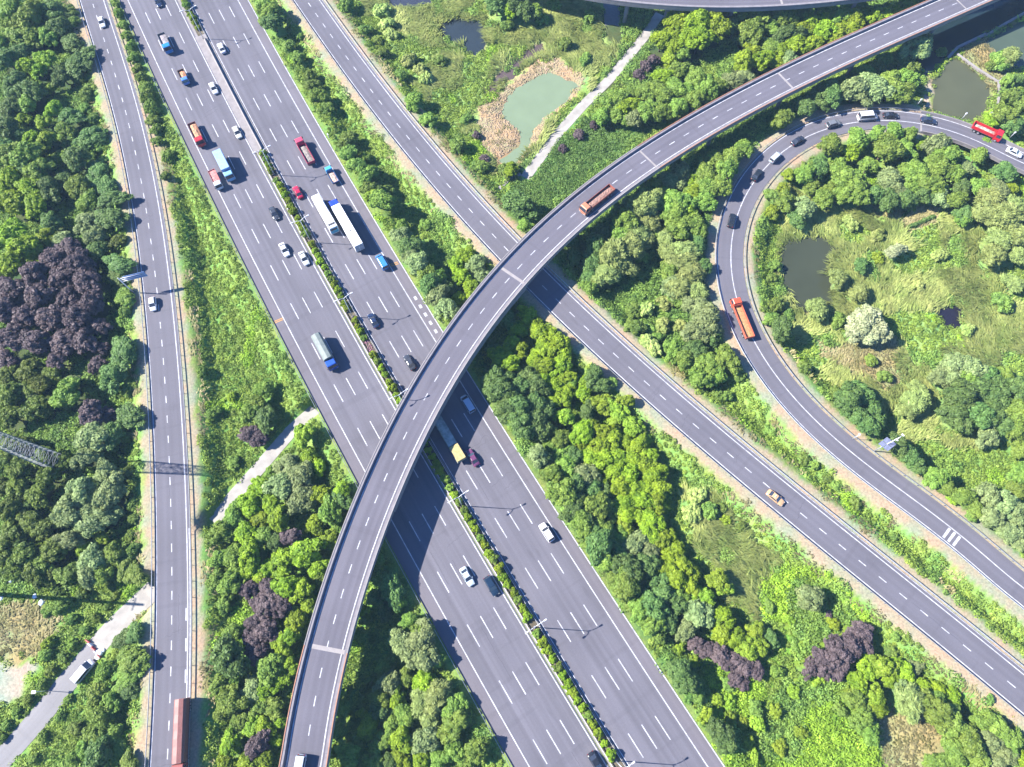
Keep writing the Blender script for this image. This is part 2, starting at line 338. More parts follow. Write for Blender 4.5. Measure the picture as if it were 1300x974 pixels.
# ------------------------------------------------------------------ terrain
def terrain():
    def axis(a, b, st):
        mid = np.arange(a, b+st/2, st); ext = np.cumsum(1.5*1.35**np.arange(22)); return np.r_[(a-ext)[::-1], mid, b+ext]
    xs = axis(-235, 235, 1.2); ys = axis(-70, 265, 1.2); X, Y = np.meshgrid(xs, ys); x = X.ravel(); y = Y.ravel()
    d, who = road_d(x, y); h = height(x, y, d)
    inner = (np.abs(x) < 300) & (y > -120) & (y < 330)
    h = np.where(inner, h, -3.0); V = np.c_[x, y, h]
    nx, ny = len(xs), len(ys); i = np.arange(nx-1); j = np.arange(ny-1); I, J = np.meshgrid(i, j); a = (J*nx+I).ravel()
    Fc = np.c_[a, a+1, a+nx+1, a+nx]
    # ground cover colour of each spot
    jx = x+(vnoise(x, y, 4, 11)-.5)*5; jy = y+(vnoise(x, y, 4, 12)-.5)*5
    px, py = PX(jx, jy, h); c = np.where(inner, cover(px, py), 0)
    C = np.array([GC[k] for k in CLS])[c]
    # dirt shoulders beside the minor roads, where nothing grows
    dn = d+(vnoise(x, y, 3, 21)-.5)*1.6; wd = np.where(who == 0, .5, np.where(who == 1, 2.6, 3.0))
    k = sstep(wd+.6, wd-.4, dn)[:, None]; dirt = np.where((who == 0)[:, None], np.array([[.15,.20,.06]]), np.array([[.26,.21,.165]]))
    C = C*(1-k)+dirt*k
    for nm, p in PW.items():
        e = polydist(x, y, p); kk = sstep(1.8, .2, e)[:, None]*(0 if nm == 'little' else 1)
        C = C*(1-kk)+np.array([[.24,.18,.11] if nm in ('green','mud') else [.12,.11,.06]])*kk
    me = bigmesh('ground', V, Fc, None) if False else None
    m, n, p = newmat('ground_cover'); L = n.links
    at = n.nodes.new('ShaderNodeAttribute'); at.attribute_name = 'cover'; g = n.nodes.new('ShaderNodeNewGeometry')
    n1 = n.nodes.new('ShaderNodeTexNoise'); n1.inputs['Scale'].default_value = 1.6; n1.inputs['Detail'].default_value = 8; n1.inputs['Roughness'].default_value = .75
    n2 = n.nodes.new('ShaderNodeTexNoise'); n2.inputs['Scale'].default_value = .16; n2.inputs['Detail'].default_value = 4
    L.new(g.outputs['Position'], n1.inputs['Vector']); L.new(g.outputs['Position'], n2.inputs['Vector'])
    r1 = n.nodes.new('ShaderNodeMapRange'); r1.inputs[1].default_value = .3; r1.inputs[2].default_value = .7; r1.inputs[3].default_value = .6; r1.inputs[4].default_value = 1.4; L.new(n1.outputs[0], r1.inputs[0])
    sc = n.nodes.new('ShaderNodeVectorMath'); sc.operation = 'SCALE'; L.new(at.outputs['Color'], sc.inputs[0]); L.new(r1.outputs[0], sc.inputs['Scale'])
    mx = n.nodes.new('ShaderNodeMix'); mx.data_type = 'RGBA'; mx.blend_type = 'MULTIPLY'; mx.inputs[0].default_value = 1
    rp = n.nodes.new('ShaderNodeValToRGB'); rp.color_ramp.elements[0].position = .35; rp.color_ramp.elements[0].color = (1.15,1.0,.85,1); rp.color_ramp.elements[1].position = .65; rp.color_ramp.elements[1].color = (.8,1.05,.9,1)
    L.new(n2.outputs[0], rp.inputs[0]); L.new(sc.outputs[0], mx.inputs[6]); L.new(rp.outputs[0], mx.inputs[7]); L.new(mx.outputs[2], p.inputs['Base Color']); p.inputs['Roughness'].default_value = .95; p.inputs['Specular IOR Level'].default_value = .1
    bp = n.nodes.new('ShaderNodeBump'); bp.inputs['Strength'].default_value = .5; bp.inputs['Distance'].default_value = .3; L.new(n1.outputs[0], bp.inputs['Height']); L.new(bp.outputs[0], p.inputs['Normal'])
    me = bigmesh('ground', V, Fc, m, smooth=True)
    ca = me.color_attributes.new('cover', 'FLOAT_COLOR', 'POINT'); ca.data.foreach_set('color', np.c_[C, np.ones(len(C))].astype(np.float32).ravel())
    tag(link('ground', me), kind='structure')
terrain()
# water
def water():
    cols = {'green': (.135,.175,.108), 'reed': (.022,.03,.036), 'reedtop': (.03,.035,.05), 'mud': (.075,.055,.052), 'canal': (.010,.020,.024), 'east': (.05,.068,.045), 'fish': (.062,.066,.036), 'loop': (.036,.042,.026), 'little': (.012,.011,.020)}
    nm = {'green': 'green_pond', 'reed': 'reed_pond', 'reedtop': 'reed_pond', 'mud': 'muddy_pool', 'canal': 'canal_water', 'east': 'pond_water', 'fish': 'fish_pond', 'loop': 'pond_water', 'little': 'small_pond'}
    for k, p in PW.items():
        m, n, pr = newmat('water_'+k); g = n.nodes.new('ShaderNodeNewGeometry'); no = n.nodes.new('ShaderNodeTexNoise'); no.inputs['Scale'].default_value = .12; no.inputs['Detail'].default_value = 4
        r = n.nodes.new('ShaderNodeMapRange'); r.inputs[3].default_value = .8; r.inputs[4].default_value = 1.2; s = n.nodes.new('ShaderNodeVectorMath'); s.operation = 'SCALE'; s.inputs[0].default_value = cols[k]
        n.links.new(g.outputs['Position'], no.inputs['Vector']); n.links.new(no.outputs[0], r.inputs[0]); n.links.new(r.outputs[0], s.inputs['Scale']); n.links.new(s.outputs[0], pr.inputs['Base Color'])
        pr.inputs['Roughness'].default_value = .12; pr.inputs['Specular IOR Level'].default_value = .25
        n2 = n.nodes.new('ShaderNodeTexNoise'); n2.inputs['Scale'].default_value = 1.5; bp = n.nodes.new('ShaderNodeBump'); bp.inputs['Strength'].default_value = .08; n.links.new(n2.outputs[0], bp.inputs['Height']); n.links.new(bp.outputs[0], pr.inputs['Normal'])
        c = p.mean(0); q = c+(p-c)*1.0; d = q-c; q = q+d/np.hypot(*d.T)[:, None]*1.2
        # densify outline so it follows the bank
        mb = MB(); mb.add([(a, b, WL+.02) for a, b in q], [tuple(range(len(q)))]); me = mb.mesh(nm[k], m)
        o = tag(link(nm[k], me), kind='structure')
water()
# ------------------------------------------------------------------ roads
ZR = .12
def dashes(a, b, period, ln, phase, t, w_=.22, te=None):
    out = []; s = a+((phase-a) % period)
    while s+ln < b:
        q = (s-a)/(b-a); tt = t if te is None else t+(te-t)*q; out.append((s, s+ln, tt, None, w_)); s += period
    return out
def roads():
    L = MW.len
    # motorway: right carriageway, left carriageway (one asphalt sheet each) and hard shoulders
    r = sheet('motorway_road', MW, 0, L, -8.0, 7.95, ZR, ASPH); tag(r, kind='structure')
    sheet('hard_shoulder', MW, 0, L, 7.95, 11.1, ZR, SHLD, r)
    l = sheet('motorway_road', MW, 0, L, -27.5, -11.6, ZR, ASPHL); tag(l, kind='structure')
    sheet('hard_shoulder', MW, 0, L, -30.6, -27.5, ZR, SHLD, l)
    zz = ZR+.008
    seg = [(0, L, -7.65, None, .2), (0, L, 7.7, None, .25), (0, L, 10.95, None, .28)]
    for t in (-3.81, 0, 3.81): seg += dashes(0, L, 15, 6, ms(6)-.06*t, t, .24)
    link('lane_marking', lines(MW, seg, zz).mesh('lane_marking', WHITE), r)
    off = .7
    seg = []; A = ms(60)
    for t, kind in ((-12.05, 's'), (-27.3, 's'), (-15.8, 'd'), (-19.65, 'd'), (-23.5, 'd')):
        if kind == 's': seg += [(0, A, t, None, .25), (A, L, t, t-off, .25)]
        else: seg += dashes(0, A, 15, 6, ms(9.7), t, .24)+dashes(A-4, L, 15, 6, ms(9.7), t, .24, te=t-off)
    link('lane_marking', lines(MW, seg, zz).mesh('lane_marking', WHITE), l)
    # small markings on the shoulders
    m = MB()
    for (a, b) in (((347, 409), (359, 404)), ((347.6, 411), (359.6, 406))):
        p = G(*a); q = G(*b); d = (q-p)/np.hypot(*(q-p)); nrm = np.array([-d[1], d[0]])*.14; m.add([(*(p-nrm), zz+.004), (*(q-nrm), zz+.004), (*(q+nrm), zz+.004), (*(p+nrm), zz+.004)], [(0,1,2,3)])
    link('shoulder_marking', m.mesh('shoulder_marking', YEL), l)
    m = MB()
    for (a, b) in (((494.5, 336.5), (505, 333)), ((495.5, 338.5), (506, 335))):
        p = G(*a); q = G(*b); d = (q-p)/np.hypot(*(q-p)); nrm = np.array([-d[1], d[0]])*.14; m.add([(*(p-nrm), zz+.004), (*(q-nrm), zz+.004), (*(q+nrm), zz+.004), (*(p+nrm), zz+.004)], [(0,1,2,3)])
    link('shoulder_marking', m.mesh('shoulder_marking', YEL), r)
    S0 = MW.s_at(543, 405)[0]; seg = [(S0-5.5+k*3.2, S0-4.2+k*3.2, 9.3, None, .8) for k in range(5)]
    link('shoulder_marking', lines(MW, seg, zz+.004).mesh('shoulder_marking', WHITE), r)
    # dotted merging strip etc. on other roads
    def minor(nm, c, t0, t1, mat, sol, dsh, s0=0, **k):
        o = sheet(nm, c, s0, c.len, t0, t1, ZR, mat); tag(o, kind='structure'); sg = [(s0, c.len, t, None, .24) for t in sol]+dsh
        link('lane_marking', lines(c, sg, zz).mesh('lane_marking', WHITE), o); return o
    ph = SLIP.s_at(213.7, 558)[0]; sb = SLIP.s_at(237, 772)[0]; se = SLIP.s_at(235, 890)[0]
    minor('slip_road', SLIP, -4.9, 4.35, ASPH2, (3.85, -3.95), dashes(0, SLIP.len, 6, 2.2, ph-1.1, 0)+dashes(sb, se, 7.2, 3, sb, -3.55, .3)+[(sb-20, se+40, -4.55, None, .18)])
    ph = DIAG.s_at(905, 559.5)[0]
    minor('link_road', DIAG, -5.1, 4.35, ASPH2, (3.85, -4.05), dashes(0, DIAG.len, 6, 2.2, ph-1.1, 0)+[(0, DIAG.len, -4.95, None, .12)])
    br = LOOP_BR
    o = minor('loop_road', LOOP, -3.7, 4.6, ASPH2, (0, 4.1), [], s0=br)
    S0, _ = LOOP.s_at(1210, 682); seg = [(S0-2.2+k*1.5, S0-1.5+k*1.5, 2.0, None, 3.3) for k in range(3)]
    link('cross_bar_marking', lines(LOOP, seg, zz+.004).mesh('cross_bar_marking', WHITE), o)
    # local lane and farm tracks at low level
    sv, _ = LANE.s_at(120, 824, -3)
    tag(sheet('lane_road', LANE, 0, sv, -2.7, 2.7, -2.93, LANEM, skirt=.35), kind='structure')
    tag(sheet('concrete_track', LANE, sv, LANE.len, -2.6, 2.6, -2.93, TRACK, skirt=.35), kind='structure')
    tag(sheet('concrete_track', TRACKA, 0, TRACKA.len, -1.7, 1.7, -2.93, TRACK, skirt=.35), kind='structure')
    tag(sheet('concrete_track', TRACKB, 0, TRACKB.len, -1.9, 1.9, -2.93, TRACK, skirt=.35), kind='structure')
    st2 = Curve(*np.array([G(*p, -3) for p in [(775,-6),(777,20),(779,52)]]).T, 4, 1)
    tag(sheet('lane_road', st2, 0, st2.len, -2.9, 2.9, -2.9, CONCD, skirt=.4), kind='structure')
    # central reservation: kerbed bed, paved length towards the top
    p0, p1 = ms(-68), ms(-126)
    for a, b, mat in ((0, p0, SOIL), (p1, L, SOIL)):
        tag(sheet('median_bed', MW, a, b, -10.9, -8.25, ZR+.12, mat, skirt=.4), kind='structure')
    tag(sheet('median_paving', MW, p0, p1, -12.0, -8.25, ZR+.14, CONC, skirt=.4), kind='structure')
    tag(sheet('median_kerb', MW, 0, p0, -11.4, -10.92, ZR+.15, CONC, skirt=.4), kind='structure')
    tag(sheet('median_kerb', MW, p1, L, -11.7, -10.92, ZR+.15, CONC, skirt=.4, t0b=-11.9), kind='structure')
    tag(sheet('median_kerb', MW, 0, L, -8.23, -8.0, ZR+.14, CONC, skirt=.4), kind='structure')
roads()
def crack_seals():
    rr = random.Random(21); tar = paint('tar_sealant', (.045,.043,.055), .7)
    for c, lo, hi, z, n, nm in ((MW, -27, -12.5, ZR, 26, 'motorway_crack_seal'), (MW, -7.4, 7.4, ZR, 26, 'motorway_crack_seal'), (SLIP, -3.8, 3.8, ZR, 12, 'slip_road_crack_seal'), (DIAG, -3.9, 3.8, ZR, 14, 'link_road_crack_seal')):
        m = MB()
        for _ in range(n):
            s = rr.uniform(25, c.len-40); t = rr.uniform(lo, hi-3); w_ = rr.uniform(3, hi-lo); te = min(hi, t+w_); v = []; k = 0; long_ = rr.random() < .35
            L_ = rr.uniform(5, 16)
            while k < 14:
                q = k/13; tt = (t+rr.uniform(-.12, .12)) if long_ else t+(te-t)*q; ss = (s+L_*q) if long_ else s+rr.uniform(-.22, .22)+q*rr.choice((.8, 1.4))
                for e in (-.035, .035):
                    x, y = c.at(ss+(0 if long_ else e), tt+(e if long_ else 0)); v.append((float(x), float(y), z+.004))
                k += 1
            m.add(v, [(2*a, 2*a+1, 2*a+3, 2*a+2) for a in range(13)])
        tag(link('crack_seal', m.mesh('crack_seal', tar)), kind='structure')
crack_seals()
# walls beside the concrete median
def barrier_wall(c, s0, s1, t, z, label):
    m = strip(c, s0, s1, [(t-.28, z), (t-.10, z+.35), (t-.08, z+.95), (t+.08, z+.95), (t+.10, z+.35), (t+.28, z)])
    tag(link('concrete_barrier', m.mesh('concrete_barrier', CONCL)), label, 'barrier')
barrier_wall(MW, ms(-68), ms(-124), -9.3, ZR+.14, 'pale concrete crash barrier on the paved top stretch of the motorway median')
# ------------------------------------------------------------------ guardrails
_pm = MB().box(-.06, .06, -.05, .05, -.3, .78).mesh('post', POST)
def guardrail(c, s0, s1, t, label, side=1, z=ZR, step=4.0, mat=None, h=.8, group='steel guardrails along the roads'):
    x, y = c.at((s0+s1)/2, t); r = empty('guardrail', (float(x), float(y), z)); tag(r, label, 'guardrail', group)
    m = strip(c, s0, s1, [(t, z+h-.32), (t+.05*side, z+h-.25), (t, z+h-.16), (t+.05*side, z+h-.08), (t, z+h), (t-.05*side, z+h), (t-.05*side, z+h-.32)], step=4)
    for i, v in enumerate(m.v): m.v[i] = (v[0]-float(x), v[1]-float(y), v[2]-z)
    link('rail', m.mesh('rail', mat or STEEL), r)
    S = np.arange(s0+1, s1-1, step)
    if len(S) > 100: S = np.linspace(s0+1, s1-1, 100)
    for q in S:
        a, b = c.at(q, t-.1*side); o = link('post', _pm, r); o.location = (float(a-x), float(b-y), 0); o.rotation_euler = (0, 0, c.ang(q))
    return r
L = MW.len
guardrail(MW, 18, ms(-66), -8.45, 'white guardrail on the right edge of the planted motorway median', mat=WSTEEL, step=5)
guardrail(MW, ms(-122), L-20, -8.45, 'short guardrail right of the median shrubs at the top of the photo', mat=WSTEEL, step=5)
guardrail(MW, 18, ms(-66), -11.0, 'guardrail on the left edge of the planted motorway median', side=-1, mat=WSTEEL, step=5)
guardrail(MW, 18, L-20, -30.95, 'long grey guardrail on the left outer edge of the motorway', side=1, step=5)
guardrail(SLIP, 10, SLIP.len-40, 4.75, 'guardrail on the woodland side of the left slip road', side=-1)
guardrail(SLIP, 10, SLIP.len-40, -5.15, 'guardrail on the motorway side of the left slip road')
guardrail(DIAG, 10, DIAG.len-40, 4.7, 'guardrail on the lower left edge of the diagonal link road', side=-1)
guardrail(DIAG, 10, DIAG.len-40, -5.45, 'guardrail on the upper right edge of the diagonal link road')
guardrail(LOOP, LOOP_BR, LOOP.len-40, 4.95, 'guardrail round the outer edge of the curved loop road')
guardrail(LOOP, LOOP_BR, LOOP.len-40, -4.05, 'guardrail round the inner edge of the curved loop road', side=-1)
# ------------------------------------------------------------------ bridges
def prism_part(c, s0, s1, prof, name, mat, parent, step=3):
    return link(name, strip(c, s0, s1, prof, step).mesh(name, mat), parent)
def viaduct(root, c, s0, s1, z, hl, hr, piers, depth=1.9, rail=True, asph=None, ground=-3.2):
    if rail is True: rail = [(s0, s1, CONC)]
    d = sheet('deck', c, s0, s1, -hl+.35, hr-.35, z, asph or ASPH3, root, skirt=.05)
    prism_part(c, s0, s1, [(-hl, z-.06), (hr, z-.06), (hr, z-.35-.6*(depth > 1.5)), (hr-1.1, z-.6-.5*(depth > 1.5)), (hr-1.7, z-depth), (-hl+1.7, z-depth), (-hl+1.1, z-.6-.5*(depth > 1.5)), (-hl, z-.35-.6*(depth > 1.5))], 'girder', CONC, root)
    pw = .85 if depth > 1.5 else .4
    for sg, e in ((1, hr), (-1, -hl)):
        prism_part(c, s0, s1, [(e-sg*.02, z-.2), (e-sg*.02, z+.8), (e-sg*pw, z+.8), (e-sg*(pw+.08), z+.3), (e-sg*(pw+.16), z-.02), (e-sg*(pw+.16), z-.2)][::sg], 'parapet', PARA, root)
        for ra, rb, rmat in (rail or []): prism_part(c, ra, rb, [(e-sg*.05, z+.81), (e-sg*.05, z+.93), (e-sg*.26, z+.93), (e-sg*.26, z+.81)][::sg], 'top_rail', rmat, root)
    m = MB(); q = s0+3
    while q < s1-3 and rail is not None:
        for e in (hr-.28-pw/2+.18, -hl+.28+pw/2-.18):
            a = [c.at(q-.04, e-pw/2+.1), c.at(q+.04, e-pw/2+.1), c.at(q+.04, e+pw/2-.1), c.at(q-.04, e+pw/2-.1)]; m.hexa([(float(x), float(y), z+.3) for x, y in a], [(float(x), float(y), z+.805) for x, y in a])
        q += 7.5
    link('parapet_joints', m.mesh('parapet_joints', CONCD), root)
    for S in piers:
        for t in (-1.9, 1.9):
            x, y = c.at(S, t); gz = HT(float(x), float(y))-.4
            link('pier', MB().bar((float(x), float(y), gz), (float(x), float(y), z-depth-.9), .65, 12).mesh('pier', CONC, True), root)
        prism_part(c, S-.8, S+.8, [(-3.3, z-depth-.05), (3.3, z-depth-.05), (2.6, z-depth-1.0), (-2.6, z-depth-1.0)], 'pier_cap', CONC, root, 1)
ov = empty('overpass', (float(OVER.at(170)[0]), float(OVER.at(170)[1]), 0)); 
def unparent_shift(root):
    for ch in root.children: ch.matrix_parent_inverse = Matrix.Translation(-root.location)
pier_px = [(396, 905), (417, 815), (453, 700), (552, 540-40), (652, 352), (735, 275), (818, 200), (905, 152), (995, 103), (1090, 60), (1195, 15)]
vpiers = []
for p in pier_px:
    s = OVER.s_at(p[0], p[1], 8)[0]; vpiers.append(s)
# the middle pier stands in the motorway median
sm = OVER.s_at(549, 492, 8)[0]; best = min(np.arange(sm-25, sm+25, .5), key=lambda s: abs(MW.near(*OVER.at(s, 0))[1][0]+9.6)); vpiers[3] = best
sa_, sb_ = OVER.s_at(415, 824, 8)[0], OVER.s_at(820, 199, 8)[0]
viaduct(ov, OVER, 0, OVER.len, 8.0, 5.35, 5.35, vpiers, rail=[(0, sa_, RUST), (sa_, sb_, CONCL), (sb_, OVER.len, RUST)])
seg = [(0, OVER.len, -3.85, None, .25), (0, OVER.len, 3.75, None, .25)]; ph = OVER.s_at(644.2, 356.6, 8)[0]
link('lane_marking', lines(OVER, seg+dashes(0, OVER.len, 6, 2.2, ph-1.1, 0), 8.008).mesh('lane_marking', WHITE), ov)
for (a, w_) in (((415, 824), 1.0), ((651, 350), .9), ((820, 199), .6), ((996, 101), .7), ((1219, 4), .5)):
    s = OVER.s_at(*a, 8)[0]; link('expansion_joint', lines(OVER, [(s-w_/2, s+w_/2, 0, None, 9.6)], 8.012).mesh('expansion_joint', CONCL), ov)
prism_part(OVER, OVER.s_at(478, 640, 8)[0], OVER.s_at(655, 352, 8)[0], [(5.2, 7.4), (5.2, 4.9), (-5.2, 4.9), (-5.2, 7.4)], 'main_span_girder', CONC, ov)
unparent_shift(ov); tag(ov, 'curved concrete overpass sweeping over the motorway from bottom left to top right', 'overpass')
# loop bridge over the ponds
lb = empty('loop_bridge', (float(LOOP.at(LOOP_BR/2+30)[0]), float(LOOP.at(LOOP_BR/2+30)[1]), 0))
# loop carriageway t -3.7..4.6: build girder with offset widths
viaduct(lb, LOOP, 0, LOOP_BR, ZR, 4.1, 4.95, [LOOP_BR-3, LOOP_BR-28, LOOP_BR-53, LOOP_BR-78], depth=1.3, asph=ASPH2)
link('lane_marking', lines(LOOP, [(0, LOOP_BR, 0, None, .24), (0, LOOP_BR, 4.1, None, .24)], ZR+.008).mesh('lane_marking', WHITE), lb)
link('expansion_joint', lines(LOOP, [(LOOP_BR-.6, LOOP_BR, .4, None, 8.0)], ZR+.012).mesh('expansion_joint', CONCL), lb)
unparent_shift(lb); tag(lb, 'low curved loop road bridge beside the fish pond at the right edge', 'bridge')
# top viaduct
TOP = fitc([(640,-42),(720,-21),(790,-9),(860,-3.5),(930,-3),(1000,-5.5),(1080,-12),(1160,-25),(1240,-44)], 8, 3, ext0=20, ext1=10)
tv = empty('viaduct', (float(TOP.at(60)[0]), float(TOP.at(60)[1]), 0)); 
viaduct(tv, TOP, 0, TOP.len, 8.0, 5.35, 5.35, [TOP.s_at(p, -15, 8)[0] for p in (800, 852, 930, 1010, 1090)], rail=False)
link('lane_marking', lines(TOP, [(0, TOP.len, -3.75, None, .25), (0, TOP.len, 3.75, None, .25)]+dashes(0, TOP.len, 6, 2.2, 0, 0), 8.008).mesh('lane_marking', WHITE), tv)
s = TOP.s_at(993, 5, 8)[0]; link('expansion_joint', lines(TOP, [(s-.4, s+.4, 0, None, 9.6)], 8.012).mesh('expansion_joint', CONCL), tv)
unparent_shift(tv); tag(tv, 'concrete viaduct crossing the top edge of the photo above the camphor wood', 'viaduct')
# ------------------------------------------------------------------ foliage materials
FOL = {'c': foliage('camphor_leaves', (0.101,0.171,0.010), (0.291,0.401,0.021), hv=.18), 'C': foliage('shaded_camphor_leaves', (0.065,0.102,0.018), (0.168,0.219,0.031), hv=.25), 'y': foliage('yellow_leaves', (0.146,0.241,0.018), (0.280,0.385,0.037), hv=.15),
       'd': foliage('dark_leaves', (0.069,0.134,0.033), (0.146,0.230,0.056), hv=.2), 'm': foliage('green_leaves', (0.112,0.193,0.030), (0.224,0.316,0.049), hv=.22), 'g': foliage('grey_green_leaves', (0.146,0.203,0.074), (0.269,0.332,0.119), hv=.2),
       'w': foliage('willow_leaves', (0.157,0.203,0.057), (0.280,0.332,0.098), hv=.15), 'p': foliage('purple_leaves', (0.074,0.054,0.058), (0.174,0.129,0.129), hv=.2), 'W': foliage('silver_leaves', (0.269,0.310,0.156), (0.426,0.460,0.246), hv=.1)}
STYLE = {'c': (38, .15, .32, .078, 2800), 'C': (28, .18, .34, .085, 2200), 'y': (30, .18, .33, .08, 2400), 'd': (30, .18, .38, .072, 2900), 'm': (30, .16, .38, .075, 2700), 'g': (26, .18, .40, .075, 2600), 'w': (28, .15, .36, .08, 2600), 'p': (46, .13, .26, .065, 2900), 'W': (30, .17, .34, .078, 2400)}
def blob_cloud(r, cent, rad, nleaf, leaf, lowcut=-.25, droop=0.0, elong=1.35, core=.82):
    """leaf quads over a set of blobs plus faceted leafy cores"""
    V = []; T = []
    wgt = rad**2; pick = r.choice(len(cent), nleaf, p=wgt/wgt.sum())
    d = r.normal(size=(nleaf, 3)); d /= np.linalg.norm(d, axis=1)[:, None]; d[:, 2] = np.where(d[:, 2] < lowcut, -d[:, 2], d[:, 2])
    pos = cent[pick]+d*(rad[pick]*r.uniform(.82, 1.12, nleaf))[:, None]
    nrm = d+r.normal(scale=.55, size=(nleaf, 3)); nrm[:, 2] += .25; nrm /= np.linalg.norm(nrm, axis=1)[:, None]
    a = np.cross(nrm, r.normal(size=(nleaf, 3))+np.array([0, 0, -droop])); a /= np.linalg.norm(a, axis=1)[:, None]; b = np.cross(nrm, a)
    s = leaf*r.uniform(.6, 1.25, nleaf)[:, None]; a = a*s*elong; b = b*s*.8
    V = np.stack([pos-a-b*.4, pos+b*.9-a*.1, pos+a+b*.3, pos-b*.9+a*.1], 1).reshape(-1, 3)
    Fq = np.arange(nleaf*4).reshape(-1, 4)
    # cores: low poly displaced spheres (8x5)
    th = np.linspace(0, 2*np.pi, 9)[:-1]; ph = np.linspace(-.9, 1.45, 6); sph = np.array([[np.cos(p)*np.cos(t), np.cos(p)*np.sin(t), np.sin(p)] for p in ph for t in th])
    fq = np.array([[k*8+i, k*8+(i+1) % 8, (k+1)*8+(i+1) % 8, (k+1)*8+i] for k in range(5) for i in range(8)])
    n0 = len(V); CV = (cent[:, None]+sph[None]*rad[:, None, None]*core*r.uniform(.9, 1.08, (len(cent), len(sph), 1))).reshape(-1, 3)
    CF = (fq[None]+(np.arange(len(cent))*len(sph))[:, None, None]).reshape(-1, 4)+n0
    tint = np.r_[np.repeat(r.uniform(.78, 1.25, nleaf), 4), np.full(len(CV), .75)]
    return np.r_[V, CV], np.r_[Fq, CF], tint
def crown_mesh(kind, seed, low=False, mat=None):
    r = np.random.default_rng(seed); n, ra, rb, leaf, nl = STYLE[kind]
    if low: n = max(8, n*2//3); nl = int(nl*.75)
    cent = []; 
    lob = r.uniform(0, 6.28, 3); am = r.uniform(.08, .26, 3)
    for i in range(n):
        q = (i+.5)/n; ph = math.acos(1-1.15*q) if not low else math.acos(1-.98*q); th = i*2.39996+r.uniform(-.35, .35)
        out = 1+sum(am[k]*math.sin((k+1)*th+lob[k]) for k in range(3)); rr = math.sin(ph)*.74*out*r.uniform(.85, 1.08); z = math.cos(ph)
        cent.append((rr*math.cos(th), rr*math.sin(th), (.38+.62*z*r.uniform(.85, 1.12)) if low else (1.25+.72*z*r.uniform(.82, 1.15))))
    cent = np.array(cent); rad = r.uniform(ra, rb, n)
    V, Fc, t = blob_cloud(r, cent, rad, nl, leaf, droop=(2.5 if kind in 'w' else 0), elong=(2.6 if kind == 'w' else 1.35))
    # inner mass so that the ground does not show through the middle
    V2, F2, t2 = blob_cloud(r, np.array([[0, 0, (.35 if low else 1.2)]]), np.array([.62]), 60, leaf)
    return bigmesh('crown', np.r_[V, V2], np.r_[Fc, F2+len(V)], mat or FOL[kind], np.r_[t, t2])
GM = {'weed': foliage('weed_leaves', (0.123,0.214,0.033), (0.291,0.396,0.061), scale=.25), 'bush': foliage('bush_leaves', (0.101,0.182,0.037), (0.235,0.332,0.057), scale=.25), 'vine': foliage('vine_leaves', (0.084,0.166,0.037), (0.157,0.262,0.053), scale=.2),
      'lime': foliage('lime_leaves', (0.146,0.235,0.021), (0.302,0.407,0.033), scale=.2), 'reed': foliage('reed_blades', (0.224,0.310,0.074), (0.448,0.503,0.156), scale=.22), 'dry': foliage('dry_grass', (0.224,0.214,0.066), (0.426,0.370,0.190), scale=.3)}
CR = {}; LOWC = {}
for i, k in enumerate(STYLE):
    CR[k] = [crown_mesh(k, 100+i*10+j) for j in range(4)]
    if k in 'cymdgpwW': LOWC[k] = [crown_mesh(k, 300+i*10+j, True, {'m': GM['bush'], 'd': FOL['m'], 'c': GM['lime'], 'g': GM['reed']}.get(k)) for j in range(4)]
def trunk_mesh(seed):
    r = random.Random(seed); m = MB(); m.bar((0, 0, -.15), (.03, .02, .8), .075, 8, .05)
    for i in range(5):
        a = i*1.26+r.uniform(-.3, .3); z = r.uniform(.55, .8); e = (.42*math.cos(a), .42*math.sin(a), z+r.uniform(.45, .6)); m.bar((.02, .02, z-.05), e, .035, 6, .012)
        for j in range(2): b = a+r.uniform(-.8, .8); m.bar(e, (e[0]+.25*math.cos(b), e[1]+.25*math.sin(b), e[2]+.25), .014, 5, .005)
    return m.mesh('trunk', BARK, True)
TR = [trunk_mesh(i) for i in range(3)]
STEMM = None
def stem_mesh():
    m = MB()
    for i in range(5): a = i*1.256; m.bar((.05*math.cos(a), .05*math.sin(a), -.1), (.35*math.cos(a), .35*math.sin(a), .45), .03, 5, .012)
    return m.mesh('stems', BARK, True)
STEMM = stem_mesh()
